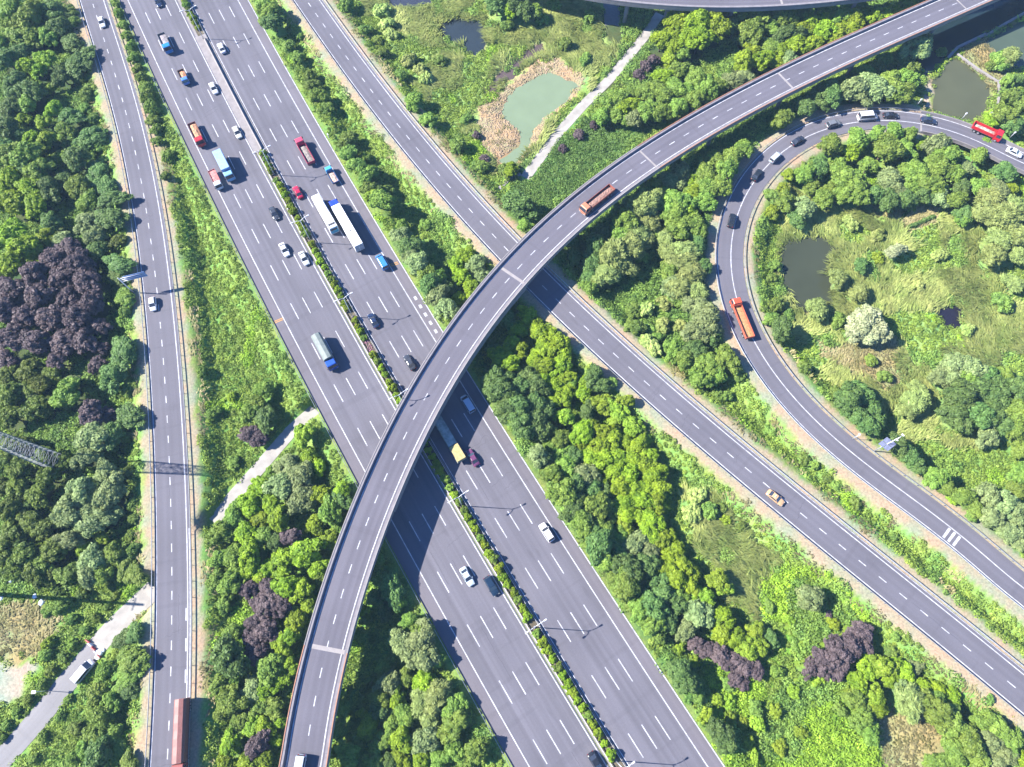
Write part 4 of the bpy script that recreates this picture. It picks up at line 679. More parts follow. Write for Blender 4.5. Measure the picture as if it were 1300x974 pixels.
# ------------------------------------------------------------------ undergrowth that nobody could count
def undergrowth():
    xs = np.arange(-205, 206, 1.25); ys = np.arange(-42, 236, 1.25); X, Y = np.meshgrid(xs, ys); x = (X+rng.uniform(-.6, .6, X.shape)).ravel(); y = (Y+rng.uniform(-.6, .6, X.shape)).ravel()
    px, py = PX(x, y, -2); k = (px > -50) & (px < 1350) & (py > -45) & (py < 1015); x = x[k]; y = y[k]
    d, who = road_d(x, y); h = height(x, y, d); px, py = PX(x, y, h)
    jx = px+(vnoise(x, y, 6, 31)-.5)*22; jy = py+(vnoise(x, y, 6, 32)-.5)*22; c = cover(jx, jy)
    keep = d > np.where(who == 0, .15, np.where(who == 3, 2.6, 2.4))+vnoise(x, y, 4, 33)*1.6
    for nm, p in PW.items(): 
        e = polydist(x, y, p); keep &= e > (.5 if nm in ('canal', 'east', 'fish') else 1.0 if nm == 'green' else -1.4+vnoise(x, y, 3, 71)*2.6)
    for cv, wd in ((LANE, 3.2), (TRACKA, 2.3), (TRACKB, 2.4)):
        S, T, D = cv.near(x, y); keep &= ~((D < wd) & (S > -1) & (S < cv.len+1))
    S, T, D = st2c.near(x, y); keep &= ~(D < 3.3)
    dt = np.full(len(x), 9.0)
    for a in range(0, len(x), 3000):
        q = np.sqrt((x[a:a+3000, None]-TP[:, 0])**2+(y[a:a+3000, None]-TP[:, 1])**2)/TP[:, 2]; dt[a:a+3000] = q.min(1)
    keep &= dt > .75
    soil = (c == CLS.index('soil')) & (rng.random(len(x)) > .04); spoil = (c == CLS.index('spoil')) & (rng.random(len(x)) > .12); keep &= ~soil & ~spoil
    fam = np.array([{'weed': 0, 'wood': 1, 'dry': 5, 'soil': 0, 'reed': 4, 'bush': 1, 'vine': 2, 'lime': 3, 'yellow': 3, 'spoil': 5}[k] for k in CLS])[c]
    # natural mixing: patches of another family inside each area
    n1 = vnoise(x, y, 11, 41); n2 = vnoise(x, y, 7, 42)
    fam = np.where((fam == 4) & (n1 > .66), 0, fam); fam = np.where((fam == 4) & (n2 < .22), 1, fam); fam = np.where((fam == 0) & (n1 < .18), 1, fam); fam = np.where((fam == 0) & (n2 > .82), 3, fam); fam = np.where((fam == 3) & (n1 < .35), 1, fam)
    fam = np.where((fam == 1) & (n2 > .74), 0, fam); fam = np.where((who > 0) & (d < 5) & (n2 > .5) & (fam != 1), 5, fam)
    x = x[keep]; y = y[keep]; h = h[keep]; fam = fam[keep]; d = d[keep]
    names = [('weed', 'weeds'), ('bush', 'thicket'), ('vine', 'vine_cover'), ('lime', 'bramble'), ('reed', 'reeds'), ('dry', 'dry_grass')]
    lab = ['bright green weeds covering the verges and banks', 'darker green thicket between the trees and roads', 'smooth green vine carpet on the slope left of the overpass', 'lime green brambles in rounded patches', 'pale green reeds leaning around the ponds', 'straw coloured dry grass by the road edges']
    for fi, (key, nm) in enumerate(names):
        sel = np.where(fam == fi)[0]
        if len(sel) == 0: continue
        n = len(sel); X = x[sel]; Y = y[sel]; Z = h[sel]
        if key in ('reed', 'dry'):
            nb = 16 if key == 'reed' else 10; ln = 1.9 if key == 'reed' else .7
            P = np.repeat(np.c_[X, Y, Z], nb, 0); m = len(P); P[:, :2] += rng.normal(scale=.55, size=(m, 2))
            az = 2.4+(vnoise(P[:, 0], P[:, 1], 14, 51)-.5)*5+rng.normal(scale=.45, size=m); L_ = ln*rng.uniform(.6, 1.25, m)*(0.75+.5*vnoise(P[:, 0], P[:, 1], 6, 52)); lean = rng.uniform(.6, 1.6, m)
            dx = np.cos(az)*lean*L_; dy = np.sin(az)*lean*L_; dz = L_*.6; wd = rng.uniform(.05, .11, m)*(1.3 if key == 'reed' else 1.6); nx = -np.sin(az)*wd; ny = np.cos(az)*wd
            b0 = P-np.c_[nx, ny, np.zeros(m)]; b1 = P+np.c_[nx, ny, np.zeros(m)]; md = P+np.c_[dx*.4, dy*.4, dz*.7]; tp = P+np.c_[dx, dy, dz*.95]
            V = np.stack([b0, b1, md+np.c_[nx, ny, 0*nx]*1.3, md-np.c_[nx, ny, 0*nx]*1.3, tp, tp+np.c_[nx, ny, 0*nx]*.2], 1).reshape(-1, 3); q = np.arange(m)[:, None]*6
            Fc = np.r_[q+np.array([[0, 1, 2, 3]]), q+np.array([[3, 2, 5, 4]])]; tint = np.repeat(rng.uniform(.8, 1.3, m)*(.75+.5*vnoise(P[:, 0], P[:, 1], 3, 53)), 6)
        else:
            rad = {'weed': (.45, .95), 'bush': (.6, 1.25), 'vine': (.7, 1.1), 'lime': (.6, 1.2)}[key]; nl = {'weed': 48, 'bush': 56, 'vine': 58, 'lime': 54}[key]
            R = rng.uniform(*rad, n)*(.65+.7*vnoise(X, Y, 5, 61)); P = np.repeat(np.c_[X, Y, Z+R*.25], nl, 0); RR = np.repeat(R, nl); m = len(P)
            dd = rng.normal(size=(m, 3)); dd /= np.linalg.norm(dd, axis=1)[:, None]; dd[:, 2] = np.abs(dd[:, 2]); pos = P+dd*(RR*rng.uniform(.8, 1.15, m))[:, None]*np.array([1.25, 1.25, {'weed': .5, 'vine': .4, 'bush': .8, 'lime': .65}[key]])
            nr = dd+rng.normal(scale=.5, size=(m, 3)); nr[:, 2] += .35; nr /= np.linalg.norm(nr, axis=1)[:, None]; a = np.cross(nr, rng.normal(size=(m, 3))); a /= np.linalg.norm(a, axis=1)[:, None]; b = np.cross(nr, a)
            s = rng.uniform(.11, .23, m)[:, None]; V = np.stack([pos-a*s*1.25, pos+b*s, pos+a*s*1.25, pos-b*s], 1).reshape(-1, 3); Fc = np.arange(m*4).reshape(-1, 4)
            tint = np.repeat(rng.uniform(.8, 1.2, m)*np.repeat(rng.uniform(.75, 1.25, n), nl), 4)
        tag(link(nm, bigmesh(nm, V, Fc, GM[key], tint)), lab[fi], 'vegetation', kind='stuff')
st2c = Curve(*np.array([G(*p, -3) for p in [(775,-6),(777,20),(779,52)]]).T, 4, 1)
undergrowth()
def clods():
    """excavated spoil round the green pond"""
    pts = []; px = rng.uniform(600, 745, 9000); py = rng.uniform(68, 225, 9000); k = inpoly(px, py, LC[-1][1]); px = px[k]; py = py[k]
    g = np.array([G(a, b, -3) for a, b in zip(px, py)]); e = polydist(g[:, 0], g[:, 1], PW['green']); e2 = polydist(g[:, 0], g[:, 1], PW['mud']); k = (e > .3) & (e2 > .3); g = g[k]; h = height(g[:, 0], g[:, 1])
    n = len(g); s = rng.uniform(.08, .34, n); oc = np.array([[1,0,0],[0,1,0],[-1,0,0],[0,-1,0],[0,0,1.0],[.5,.4,.8]]); V = (np.c_[g, h+.05][:, None]+oc[None]*s[:, None, None]*rng.uniform(.6, 1.3, (n, 6, 3))).reshape(-1, 3)
    f = np.array([[0,1,5,5],[0,5,4,4],[1,2,4,5],[2,3,4,4],[3,0,4,4]]); f = np.array([[0,1,5],[0,5,4],[1,4,5],[1,2,4],[2,3,4],[3,0,4]]); Fc = (f[None]+(np.arange(n)*6)[:, None, None]).reshape(-1, 3)
    tag(link('spoil_heap', bigmesh('spoil_heap', V, Fc, paint('spoil_earth', (.29,.215,.14), .95, var=.3, scale=.4), None, 3)), 'tan clods of dug earth heaped round the green pond', 'earth', kind='stuff')
clods()
# ------------------------------------------------------------------ street lamps in the motorway median
def lamp_proto():
    r = empty('street_lamp', (0, 0, 0)); link('base', MB().box(-.28, .28, -.28, .28, 0, .35).mesh('base', CONC), r)
    link('pole', MB().bar((0, 0, .3), (0, 0, 11.6), .13, 10, .075).mesh('pole', WSTEEL, True), r)
    for sg in (1, -1):
        m = MB(); pts = [(0, 0, 11.0), (sg*.5, 0, 11.6), (sg*1.3, 0, 11.95), (sg*2.2, 0, 12.1)]
        for a, b in zip(pts, pts[1:]): m.bar(a, b, .075, 8)
        link('arm', m.mesh('arm', WSTEEL, True), r)
        hd = link('lamp_head', MB().hexa([(sg*2.1, -.15, 12.0), (sg*3.0, -.2, 12.02), (sg*3.0, .2, 12.02), (sg*2.1, .15, 12.0)][::sg], [(sg*2.15, -.12, 12.2), (sg*2.9, -.15, 12.22), (sg*2.9, .15, 12.22), (sg*2.15, .12, 12.2)][::sg]).mesh('lamp_head', WSTEEL), r)
        link('lens', MB().box(min(sg*2.3, sg*2.9), max(sg*2.3, sg*2.9), -.13, .13, 11.97, 12.03).mesh('lens', LAMPW), hd)
    return r
def copy_tree(o, parent=None):
    c = o.copy(); COL.objects.link(c)
    if parent is not None: c.parent = parent
    for ch in o.children: copy_tree(ch, c)
    return c
LS = [-124.5, -57, -31, 2.2, 67.4-32.5, 67.4, 103, 137.6]
lmeas = [(266,47),(353,221),(402,305),(447.4,403),(514,520),(585.9,642.6),(680,795.4),(782,965.3)]
lnames = ['topmost double-arm street lamp in the motorway median, above the white car', 'double-arm street lamp left of the red truck in the median', 'double-arm street lamp in the median just below the white coach', 'double-arm street lamp beside the navy saloon above the bare median patch', 'double-arm street lamp in the median right at the upper side of the overpass', 'double-arm street lamp in the median just below the overpass shadow', 'double-arm street lamp in the median below the dark estate car', 'lowest double-arm street lamp, at the bottom edge of the median']
proto = None; lamp_s = []
for i, p in enumerate(lmeas):
    o = lamp_proto() if proto is None else copy_tree(proto)
    if proto is None: proto = o
    s = MW.s_at(*p)[0]; lamp_s.append(s); x, y = MW.at(s, -9.6); o.location = (float(x), float(y), ZR+.12); o.rotation_euler = (0, 0, MW.ang(s)-math.pi/2)
    tag(o, lnames[i], 'street lamp', 'double-arm lamps in the motorway median')
# median shrubs
def median_shrubs():
    s = 24.0; out = []; rr = random.Random(5); bm = [crown_mesh('c', 900+j, True) for j in range(4)]; gm = [crown_mesh('m', 920+j, True) for j in range(3)]
    a, b = ms(-68), ms(-128); g0, g1 = MW.s_at(470, 452)[0], MW.s_at(460, 432)[0]; u0, u1 = MW.s_at(566, 612)[0], MW.s_at(505, 505)[0]
    while s < MW.len-22:
        skip = (a < s < b) or (g0 < s < g1) or any(abs(s-q) < 1.0 for q in lamp_s)
        if not skip: out.append(s)
        s += rr.uniform(1.9, 2.7)
    for i, s in enumerate(out):
        x, y = MW.at(s, -9.75+rr.uniform(-.2, .2)); px, py = PX(float(x), float(y), .6)
        if not (-20 < px < 1320 and -20 < py < 990): continue
        o = empty('clipped_shrub', (float(x), float(y), ZR+.1), rr.uniform(0, 6.28)); sc = rr.uniform(1.1, 1.5); o.scale = (sc, sc, sc*rr.uniform(1.0, 1.35))
        j = min(range(len(lamp_s)), key=lambda j: abs(lamp_s[j]-s)); side = [q for q in out if min(range(len(lamp_s)), key=lambda j: abs(lamp_s[j]-q)) == j and (q > lamp_s[j]) == (s > lamp_s[j])]; n = sorted(side, key=lambda q: abs(q-lamp_s[j])).index(s)
        num = ['first', 'second', 'third', 'fourth', 'fifth', 'sixth', 'seventh', 'eighth', 'ninth', 'tenth', 'eleventh', 'twelfth', 'thirteenth', 'fourteenth', 'fifteenth']; lp = ['first', 'second', 'third', 'fourth', 'fifth', 'sixth', 'seventh', 'eighth'][j]
        tag(o, f'round clipped shrub in the median, {num[min(n, 14)]} {"above" if s > lamp_s[j] else "below"} the {lp} street lamp from the top', 'shrub', 'clipped shrubs in the motorway median')
        link('foliage', (bm if rr.random() < .7 else gm)[i % 3], o); link('stems', STEMM, o)
    # bare patch with flowers
    V = []; m = MB()
    for q in range(90):
        x, y = MW.at(rr.uniform(g0, g1), rr.uniform(-10.6, -8.9)); r = rr.uniform(.08, .2); m.add([(x-r, y, .3), (x, y-r, .3), (x+r, y, .32), (x, y+r, .36), (x, y, .3+r*1.5)], [(0,1,4),(1,2,4),(2,3,4),(3,0,4)])
    tag(link('flower_bed', m.mesh('flower_bed', paint('pink_flowers', (.40,.20,.26), .8, var=.5, scale=3))), 'patch of small pinkish plants in the median gap above the overpass', 'flower bed', kind='stuff')
median_shrubs()
# ------------------------------------------------------------------ vehicles (forward = +X)
def ring(x, hw, zb, zt, n=14, e=4.5, cx=0.0):
    out = []
    for i in range(n):
        a = 2*math.pi*(i+.5)/n; c, s = math.cos(a), math.sin(a); out.append((x, hw*math.copysign(abs(c)**(2/e), c), (zb+zt)/2+(zt-zb)/2*math.copysign(abs(s)**(2/e), s)))
    return out
def wheel(root, x, y, r=.33, wdt=.22, dual=False):
    w_ = link('wheel', MB().bar((0, -wdt/2, 0), (0, wdt/2, 0), r, 16).mesh('wheel', RUBBER, False), root); w_.location = (x, y, r)
    sg = 1 if y > 0 else -1; rm = link('rim', MB().bar((0, sg*(wdt/2-.02), 0), (0, sg*(wdt/2+.015), 0), r*.62, 12).mesh('rim', RIM), w_)
def panel(m, q, th=.012, inset=.1):
    q = [Vector(p) for p in q]; c = sum(q, Vector())/4; nrm = (q[1]-q[0]).cross(q[2]-q[0]).normalized()
    if nrm.dot(c-Vector((0, 0, .6))) < 0: nrm = -nrm
    q = [p+(c-p)*inset for p in q]; b = [p-nrm*.02 for p in q]; t = [p+nrm*th for p in q]; return m.hexa(b, t)
CARS = {}
def car(kind, colname, col):
    key = (kind, colname)
    if key in CARS: return CARS[key], False
    P = {'sedan': (4.7, .91, [(-2.35,.74,.32,.78),(-2.25,.85,.25,.95),(-1.6,.9,.2,1.0),(-.6,.91,.2,.98),(.7,.91,.2,.95),(1.6,.89,.2,.88),(2.15,.82,.22,.76),(2.35,.66,.32,.62)], (-1.75, 1.05, .84, .93), (-.95, .30, .66, 1.46), (-1.42, 1.42)),
         'hatch': (4.2, .89, [(-2.1,.74,.32,.85),(-2.0,.85,.22,1.0),(-1.3,.89,.2,1.0),(.6,.89,.2,.98),(1.35,.87,.2,.92),(1.9,.8,.22,.78),(2.1,.64,.32,.62)], (-1.95, 1.05, .83, .95), (-1.5, .25, .68, 1.5), (-1.3, 1.3)),
         'suv': (4.8, .95, [(-2.4,.8,.35,.95),(-2.3,.9,.3,1.1),(-1.5,.95,.28,1.1),(.8,.95,.28,1.08),(1.7,.92,.28,1.02),(2.2,.86,.3,.9),(2.4,.7,.38,.7)], (-2.25, 1.1, .89, 1.05), (-1.9, .35, .76, 1.78), (-1.5, 1.5)),
         'van': (5.2, .96, [(-2.6,.86,.3,1.2),(-2.5,.94,.25,1.3),(1.0,.96,.25,1.3),(1.9,.94,.25,1.2),(2.4,.86,.25,1.0),(2.6,.7,.35,.75)], (-2.55, 1.95, .93, 1.2), (-2.45, 1.0, .83, 2.1), (-1.6, 1.75))}[kind]
    Ln, W, sec, (bx0, bx1, bw, bz), (tx0, tx1, tw, tz), (wr, wf) = P
    m_ = paint('paint_'+colname, [v*.68 for v in col], .25, .0, var=.03, spec=.6)
    r = empty({'sedan': 'saloon_car', 'hatch': 'hatchback_car', 'suv': 'estate_car', 'van': 'van'}[kind], (0, 0, 0))
    bd = MB().loft([ring(x, hw, zb, zt) for x, hw, zb, zt in sec]); link('body', bd.mesh('body', m_, True), r)
    B = [(bx0,-bw,bz),(bx1,-bw,bz),(bx1,bw,bz),(bx0,bw,bz)]; T = [(tx0,-tw,tz),(tx1,-tw,tz),(tx1,tw,tz),(tx0,tw,tz)]
    midx = (tx0+tx1)/2; cab = MB().loft([[(bx0,-bw,bz-.06),(bx1,-bw,bz-.06),(bx1,bw,bz-.06),(bx0,bw,bz-.06)], B, T, [(tx0+.14,-tw+.1,tz+.05),(tx1-.14,-tw+.1,tz+.05),(tx1-.14,tw-.1,tz+.05),(tx0+.14,tw-.1,tz+.05)]]); link('roof', cab.mesh('roof', m_), r)
    link('windshield', panel(MB(), [B[1],B[2],T[2],T[1]], inset=.06).mesh('windshield', GLASS), r); link('rear_window', panel(MB(), [B[3],B[0],T[0],T[3]], inset=.1).mesh('rear_window', GLASS), r)
    link('side_window', panel(MB(), [B[0],B[1],T[1],T[0]], inset=.14).mesh('side_window', GLASS), r); link('side_window', panel(MB(), [B[2],B[3],T[3],T[2]], inset=.14).mesh('side_window', GLASS), r)
    for x in (wr, wf):
        for sy in (-1, 1): wheel(r, x, sy*(W-.12), .33 if kind != 'suv' else .37)
    xf = sec[-1][0]; zf = sec[-1][3]
    for sy in (-1, 1):
        link('headlight', MB().box(xf-.28, xf-.03, min(sy*.42, sy*.72), max(sy*.42, sy*.72), zf-.05, zf+.09).mesh('headlight', LAMPW), r)
        link('taillight', MB().box(-xf+.0, -xf+.14, min(sy*.45, sy*.76), max(sy*.45, sy*.76), sec[0][3]-.12, sec[0][3]+.04).mesh('taillight', LAMPR), r)
        link('mirror', MB().box(bx1-.35, bx1-.2, min(sy*(bw+.02), sy*(bw+.2)), max(sy*(bw+.02), sy*(bw+.2)), bz-.02, bz+.12).mesh('mirror', m_), r)
    CARS[key] = r; return r, True
def cabm(r, x0, x1, W, zt, m_, z0=.55, tname='cab'):
    """lorry cab; front at x1"""
    c = MB().loft([[(x0,-W,z0),(x1-.05,-W,z0),(x1-.05,W,z0),(x0,W,z0)], [(x0,-W,zt*.56),(x1,-W,zt*.56),(x1,W,zt*.56),(x0,W,zt*.56)], [(x0,-W+.03,zt-.12),(x1-.35,-W+.06,zt-.12),(x1-.35,W-.06,zt-.12),(x0,W-.03,zt-.12)], [(x0+.1,-W+.18,zt),(x1-.55,-W+.2,zt),(x1-.55,W-.2,zt),(x0+.1,W-.18,zt)]])
    cb = link(tname, c.mesh(tname, m_), r)
    a = zt*.56+.04; b = zt-.16; link('windshield', panel(MB(), [(x1+.0,-W,a),(x1+.0,W,a),(x1-.35,W-.06,b),(x1-.35,-W+.06,b)], inset=.08, th=.03).mesh('windshield', GLASS), r)
    for sy in (-1, 1):
        link('side_window', MB().box(x0+.35, x1-.45, min(sy*(W-.03), sy*(W+.015)), max(sy*(W-.03), sy*(W+.015)), a, b-.05).mesh('side_window', GLASS), r)
        link('headlight', MB().box(x1-.1, x1+.03, min(sy*.6, sy*(W-.08)), max(sy*.6, sy*(W-.08)), z0+.1, z0+.32).mesh('headlight', LAMPW), r)
        link('mirror', MB().box(x1-.15, x1-.02, min(sy*(W+.03), sy*(W+.25)), max(sy*(W+.03), sy*(W+.25)), zt*.6, zt*.82).mesh('mirror', CHAS), r)
def truck(name, L, kind, cabcol, bodycol, loadcol=None, W=1.2, cabL=2.0, zt=2.9, bedz=1.15, side=.7, top=3.6):
    r = empty(name, (0, 0, 0)); cm = paint('paint_'+cabcol[0], [v*.7 for v in cabcol[1]], .35, var=.05); bm = paint('paint_'+bodycol[0], [v*.68 for v in bodycol[1]], .55, var=.12); x1 = L/2; x0 = -L/2; xc = x1-cabL
    link('chassis', MB().box(x0+.2, x1-.3, -.45, .45, .55, .85).mesh('chassis', CHAS), r); cabm(r, xc, x1, W-.02, zt, cm)
    if kind in ('tipper', 'flatbed'):
        bx1 = xc-.15; f = link('load_bed', MB().box(x0, bx1, -W, W, bedz-.15, bedz).mesh('load_bed', CHAS), r)
        for q in ((x0, bx1, -W, -W+.08), (x0, bx1, W-.08, W)): link('side_board', MB().box(q[0], q[1], q[2], q[3], bedz, bedz+side).mesh('side_board', bm), r)
        link('tailboard', MB().box(x0, x0+.08, -W+.08, W-.08, bedz, bedz+side).mesh('tailboard', bm), r); link('headboard', MB().box(bx1-.08, bx1, -W+.08, W-.08, bedz, bedz+side+.35).mesh('headboard', bm), r)
        for k in range(int((bx1-x0)/.9)):
            for sy in (-1, 1):
                xx = x0+.5+k*.9
                if xx < bx1-.2: pass
        if loadcol:
            lm = paint('load_'+loadcol[0], [v*.65 for v in loadcol[1]], .9, var=.35, scale=2.2); rr = random.Random(len(name)*7+int(L*10)); m = MB(); nx = max(4, int((bx1-x0)/.5)); ny = 6; V = []
            for i in range(nx+1):
                for j in range(ny+1):
                    e = min(i, nx-i, 2)/2*min(j, ny-j, 2)/2; V.append((x0+.1+(bx1-x0-.2)*i/nx, -W+.1+(2*W-.2)*j/ny, bedz+.12+side*.55*(loadcol[2] if len(loadcol) > 2 else 1)*e*rr.uniform(.6, 1.3)))
            m.add(V, [(i*(ny+1)+j, (i+1)*(ny+1)+j, (i+1)*(ny+1)+j+1, i*(ny+1)+j+1) for i in range(nx) for j in range(ny)]); b = link('load', m.mesh('load', lm), r)
    elif kind in ('box', 'tarp'):
        bx1 = xc-.25
        if kind == 'box': m = MB().loft([[(x,-W,bedz-.1),(x,W,bedz-.1),(x,W,top-.06),(x,W-.08,top),(x,-W+.08,top),(x,-W,top-.06)] for x in (x0, bx1)]); nm = 'cargo_box'
        else: m = MB().loft([[(x,-W,bedz-.1),(x,W,bedz-.1),(x,W,top-.7+d),(x,W*.7,top-.18+d),(x,0,top+d),(x,-W*.7,top-.18+d),(x,-W,top-.7+d)] for x, d in zip(np.linspace(x0, bx1, 9), (0,.06,0,.07,.0,.06,.01,.05,0))]); nm = 'tarpaulin_cover'
        cb = link(nm, m.mesh(nm, bm), r); link('rear_door', MB().box(x0-.03, x0+.0, -W+.1, W-.1, bedz, top-(.15 if kind == 'box' else .85)).mesh('rear_door', bm), r)
        link('bed_frame', MB().box(x0+.1, bx1, -W+.05, W-.05, bedz-.25, bedz-.11).mesh('bed_frame', CHAS), r)
    n = 2 if L < 8.2 else 3
    xs = [x1-cabL*.55, x0+1.3] if n == 2 else [x1-cabL*.55, x0+1.3, x0+2.5]
    if L > 10.5: xs.append(x1-cabL-1.0)
    for x in xs:
        for sy in (-1, 1): wheel(r, x, sy*(W-.17), .48 if L > 7 else .38, .3)
    for sy in (-1, 1): link('taillight', MB().box(x0-.04, x0+.02, min(sy*.7, sy*(W-.1)), max(sy*.7, sy*(W-.1)), .8, .95).mesh('taillight', LAMPR), r)
    return r
def coach():
    r = empty('coach', (0, 0, 0)); m_ = paint('paint_coach_white', (.74,.75,.76), .3, var=.04); L = 12.6; W = 1.25
    link('body', MB().loft([[(x,-w_,.4),(x,w_,.4),(x,w_,zt-.25),(x,w_-.2,zt),(x,-w_+.2,zt),(x,-w_,zt-.25)] for x, w_, zt in ((-6.3,1.2,3.2),(-6.1,1.25,3.35),(5.7,1.25,3.35),(6.3,1.15,3.05))]).mesh('body', m_), r)
    for sy in (-1, 1): link('side_window', MB().box(-5.8, 5.3, min(sy*1.24, sy*1.27), max(sy*1.24, sy*1.27), 1.7, 2.75).mesh('side_window', GLASS), r)
    link('windshield', MB().box(6.22, 6.34, -1.05, 1.05, 1.2, 2.7).mesh('windshield', GLASS), r); link('rear_panel', MB().box(-6.36, -6.28, -1.15, 1.15, .6, 2.95).mesh('rear_panel', paint('paint_teal', (.04,.22,.34), .3)), r)
    link('rear_window', MB().box(-6.40, -6.37, -.95, .95, 1.9, 2.7).mesh('rear_window', GLASS), r)
    for x in (-2.9, 3.6): link('roof_hatch', MB().box(x-.35, x+.35, -.35, .35, 3.35, 3.44).mesh('roof_hatch', paint('hatch_grey', (.35,.35,.3), .6)), r)
    link('air_conditioner', MB().box(-5.5, -4.9, -1.0, 1.0, 3.34, 3.5).mesh('air_conditioner', CHAS), r)
    for x in (-3.6, 4.1):
        for sy in (-1, 1): wheel(r, x, sy*1.1, .5, .3)
    return r
def semi(name, tl, cabc, boxm, top=4.0, flat=False, W=1.27):
    r = empty(name, (0, 0, 0)); L = tl+2.9; x1 = L/2; cabm(r, x1-2.3, x1, 1.22, 3.1, paint('paint_'+cabc[0], cabc[1], .3)); link('chassis', MB().box(-L/2+.3, x1-.4, -.45, .45, .6, .95).mesh('chassis', CHAS), r)
    xb = x1-3.0; x0 = -L/2
    if not flat:
        link('cargo_box', MB().loft([[(x,-W,1.1),(x,W,1.1),(x,W,top-.06),(x,W-.08,top),(x,-W+.08,top),(x,-W,top-.06)] for x in (x0, xb)]).mesh('cargo_box', boxm), r)
        for sy in (-1, 1): link('rear_door', MB().box(x0-.05, x0, min(sy*.05, sy*1.18), max(sy*.05, sy*1.18), 1.2, top-.15).mesh('rear_door', paint('door_grey', (.36,.37,.38), .6, var=.3, scale=4)), r)
        link('roof_vent', MB().box(-4.0, -3.6, -.2, .2, top, top+.05).mesh('roof_vent', CHAS), r)
    for x in (x0+1.2, x0+2.5, x0+3.8, xb-1.0, x1-1.3):
        for sy in (-1, 1): wheel(r, x, sy*1.05, .5, .32)
    return r
VEH = []
def place(r, curve, px, py, zc, label, cat, group=None, rev=False, zr=ZR, yaw=0.0, t=None, first=True):
    """set the vehicle on its lane at the surveyed photo point (zc = height of its middle)"""
    g = G(px, py, zr+zc); s, tt, _ = curve.near(g[0], g[1]); a = curve.ang(float(s[0])) if hasattr(curve, 'ang') else 0
    if t is not None: g = np.array(curve.at(float(s[0]), t)).ravel()
    r.location = (float(g[0]), float(g[1]), zr+.01); r.rotation_euler = (0, 0, a+(math.pi if rev else 0)+yaw); tag(r, label, cat, group); VEH.append(r); r.scale = (1.1, 1.1, 1.1); return r
def put_car(kind, col, curve, px, py, label, **k):
    r, new = car(kind, *col); r = r if new else copy_tree(r); cat = {'sedan': 'car', 'hatch': 'car', 'suv': 'car', 'van': 'van'}[kind]; return place(r, curve, px, py, .75, label, cat, 'cars and vans on the roads', **k)
Wt = ('white', (.72,.73,.75)); Sv = ('silver', (.17,.18,.20)); Bk = ('black', (.018,.02,.026)); Nv = ('navy', (.02,.035,.085)); Rd = ('red', (.48,.02,.06)); Bl = ('blue', (.05,.23,.56)); Pu = ('plum', (.16,.05,.12)); Gd = ('gold', (.62,.38,.20)); DkG = ('dark_grey', (.05,.055,.07)); LB = ('pale_blue', (.45,.52,.62))
# left carriageway of the motorway (traffic runs down the photo)
put_car('sedan', Nv, MW, 200.5, 2.5, 'dark blue car cut by the top edge on the left carriageway', rev=True)
put_car('sedan', Wt, MW, 271, 112, 'white saloon next to the small blue and orange truck by the paved median', rev=True)
put_car('sedan', ('pearl', (.62,.61,.56)), MW, 301, 168, 'off-white saloon with dark windows beside the bare median, right of the red tipper', rev=True)
put_car('sedan', DkG, MW, 348, 271, 'dark grey saloon on the left carriageway beside the median shrubs', rev=True)
put_car('sedan', Wt, MW, 361, 317, 'white saloon, the left one of two white cars driving nearly abreast', rev=True)
put_car('sedan', ('chrome_white', (.62,.64,.66)), MW, 386, 328, 'white saloon with a large dark windshield, right one of the nearly abreast pair', rev=True)
put_car('sedan', ('ice_blue', (.55,.63,.68)), MW, 593, 732, 'pale blue-white saloon below the overpass shadow on the left carriageway', rev=True)
put_car('suv', ('midnight', (.012,.03,.06)), MW, 624, 744, 'dark blue-black estate car next to the pale saloon beside the median kerb', rev=True)
put_car('sedan', Bk, MW, 757, 969, 'black car at the bottom edge of the left carriageway', rev=True)
# right carriageway (traffic runs up)
put_car('sedan', Wt, MW, 281, 61, 'white saloon on the right carriageway level with the blue tipper truck')
put_car('sedan', Rd, MW, 378, 244, 'bright red saloon above the white coach')
put_car('van', Bl, MW, 485, 333, 'sky blue van with flat roof behind the long white lorry')
put_car('sedan', Nv, MW, 474, 407, 'navy saloon beside the median at the bare patch')
put_car('sedan', DkG, MW, 520, 460, 'dark slate saloon just above the overpass')
put_car('van', LB, MW, 594, 513, 'pale grey-blue van in the dark shadow of the overpass')
put_car('sedan', Pu, MW, 600, 581, 'plum purple saloon leaving the edge of the overpass shadow')
r = put_car('suv', ('clean_white', (.78,.78,.80)), MW, 694, 676, 'white pickup car with black roof details on the right carriageway'); 
for x in (-1.9, -1.2, .2): link('roof_bar', MB().box(x-.04, x+.04, -.72, .72, 1.83, 1.88).mesh('roof_bar', CHAS), r)
# slip road, link road
put_car('sedan', ('slip_white', (.70,.72,.74)), SLIP, 129, 28, 'white car near the top end of the left slip road')
put_car('hatch', Wt, SLIP, 194, 386, 'white hatchback just below the cantilever sign on the slip road')
r = put_car('sedan', Gd, DIAG, 984.5, 632, 'gold taxi alone on the diagonal link road'); link('roof_sign', MB().box(-.45, -.25, -.3, .3, 1.5, 1.66).mesh('roof_sign', WSTEEL), r)
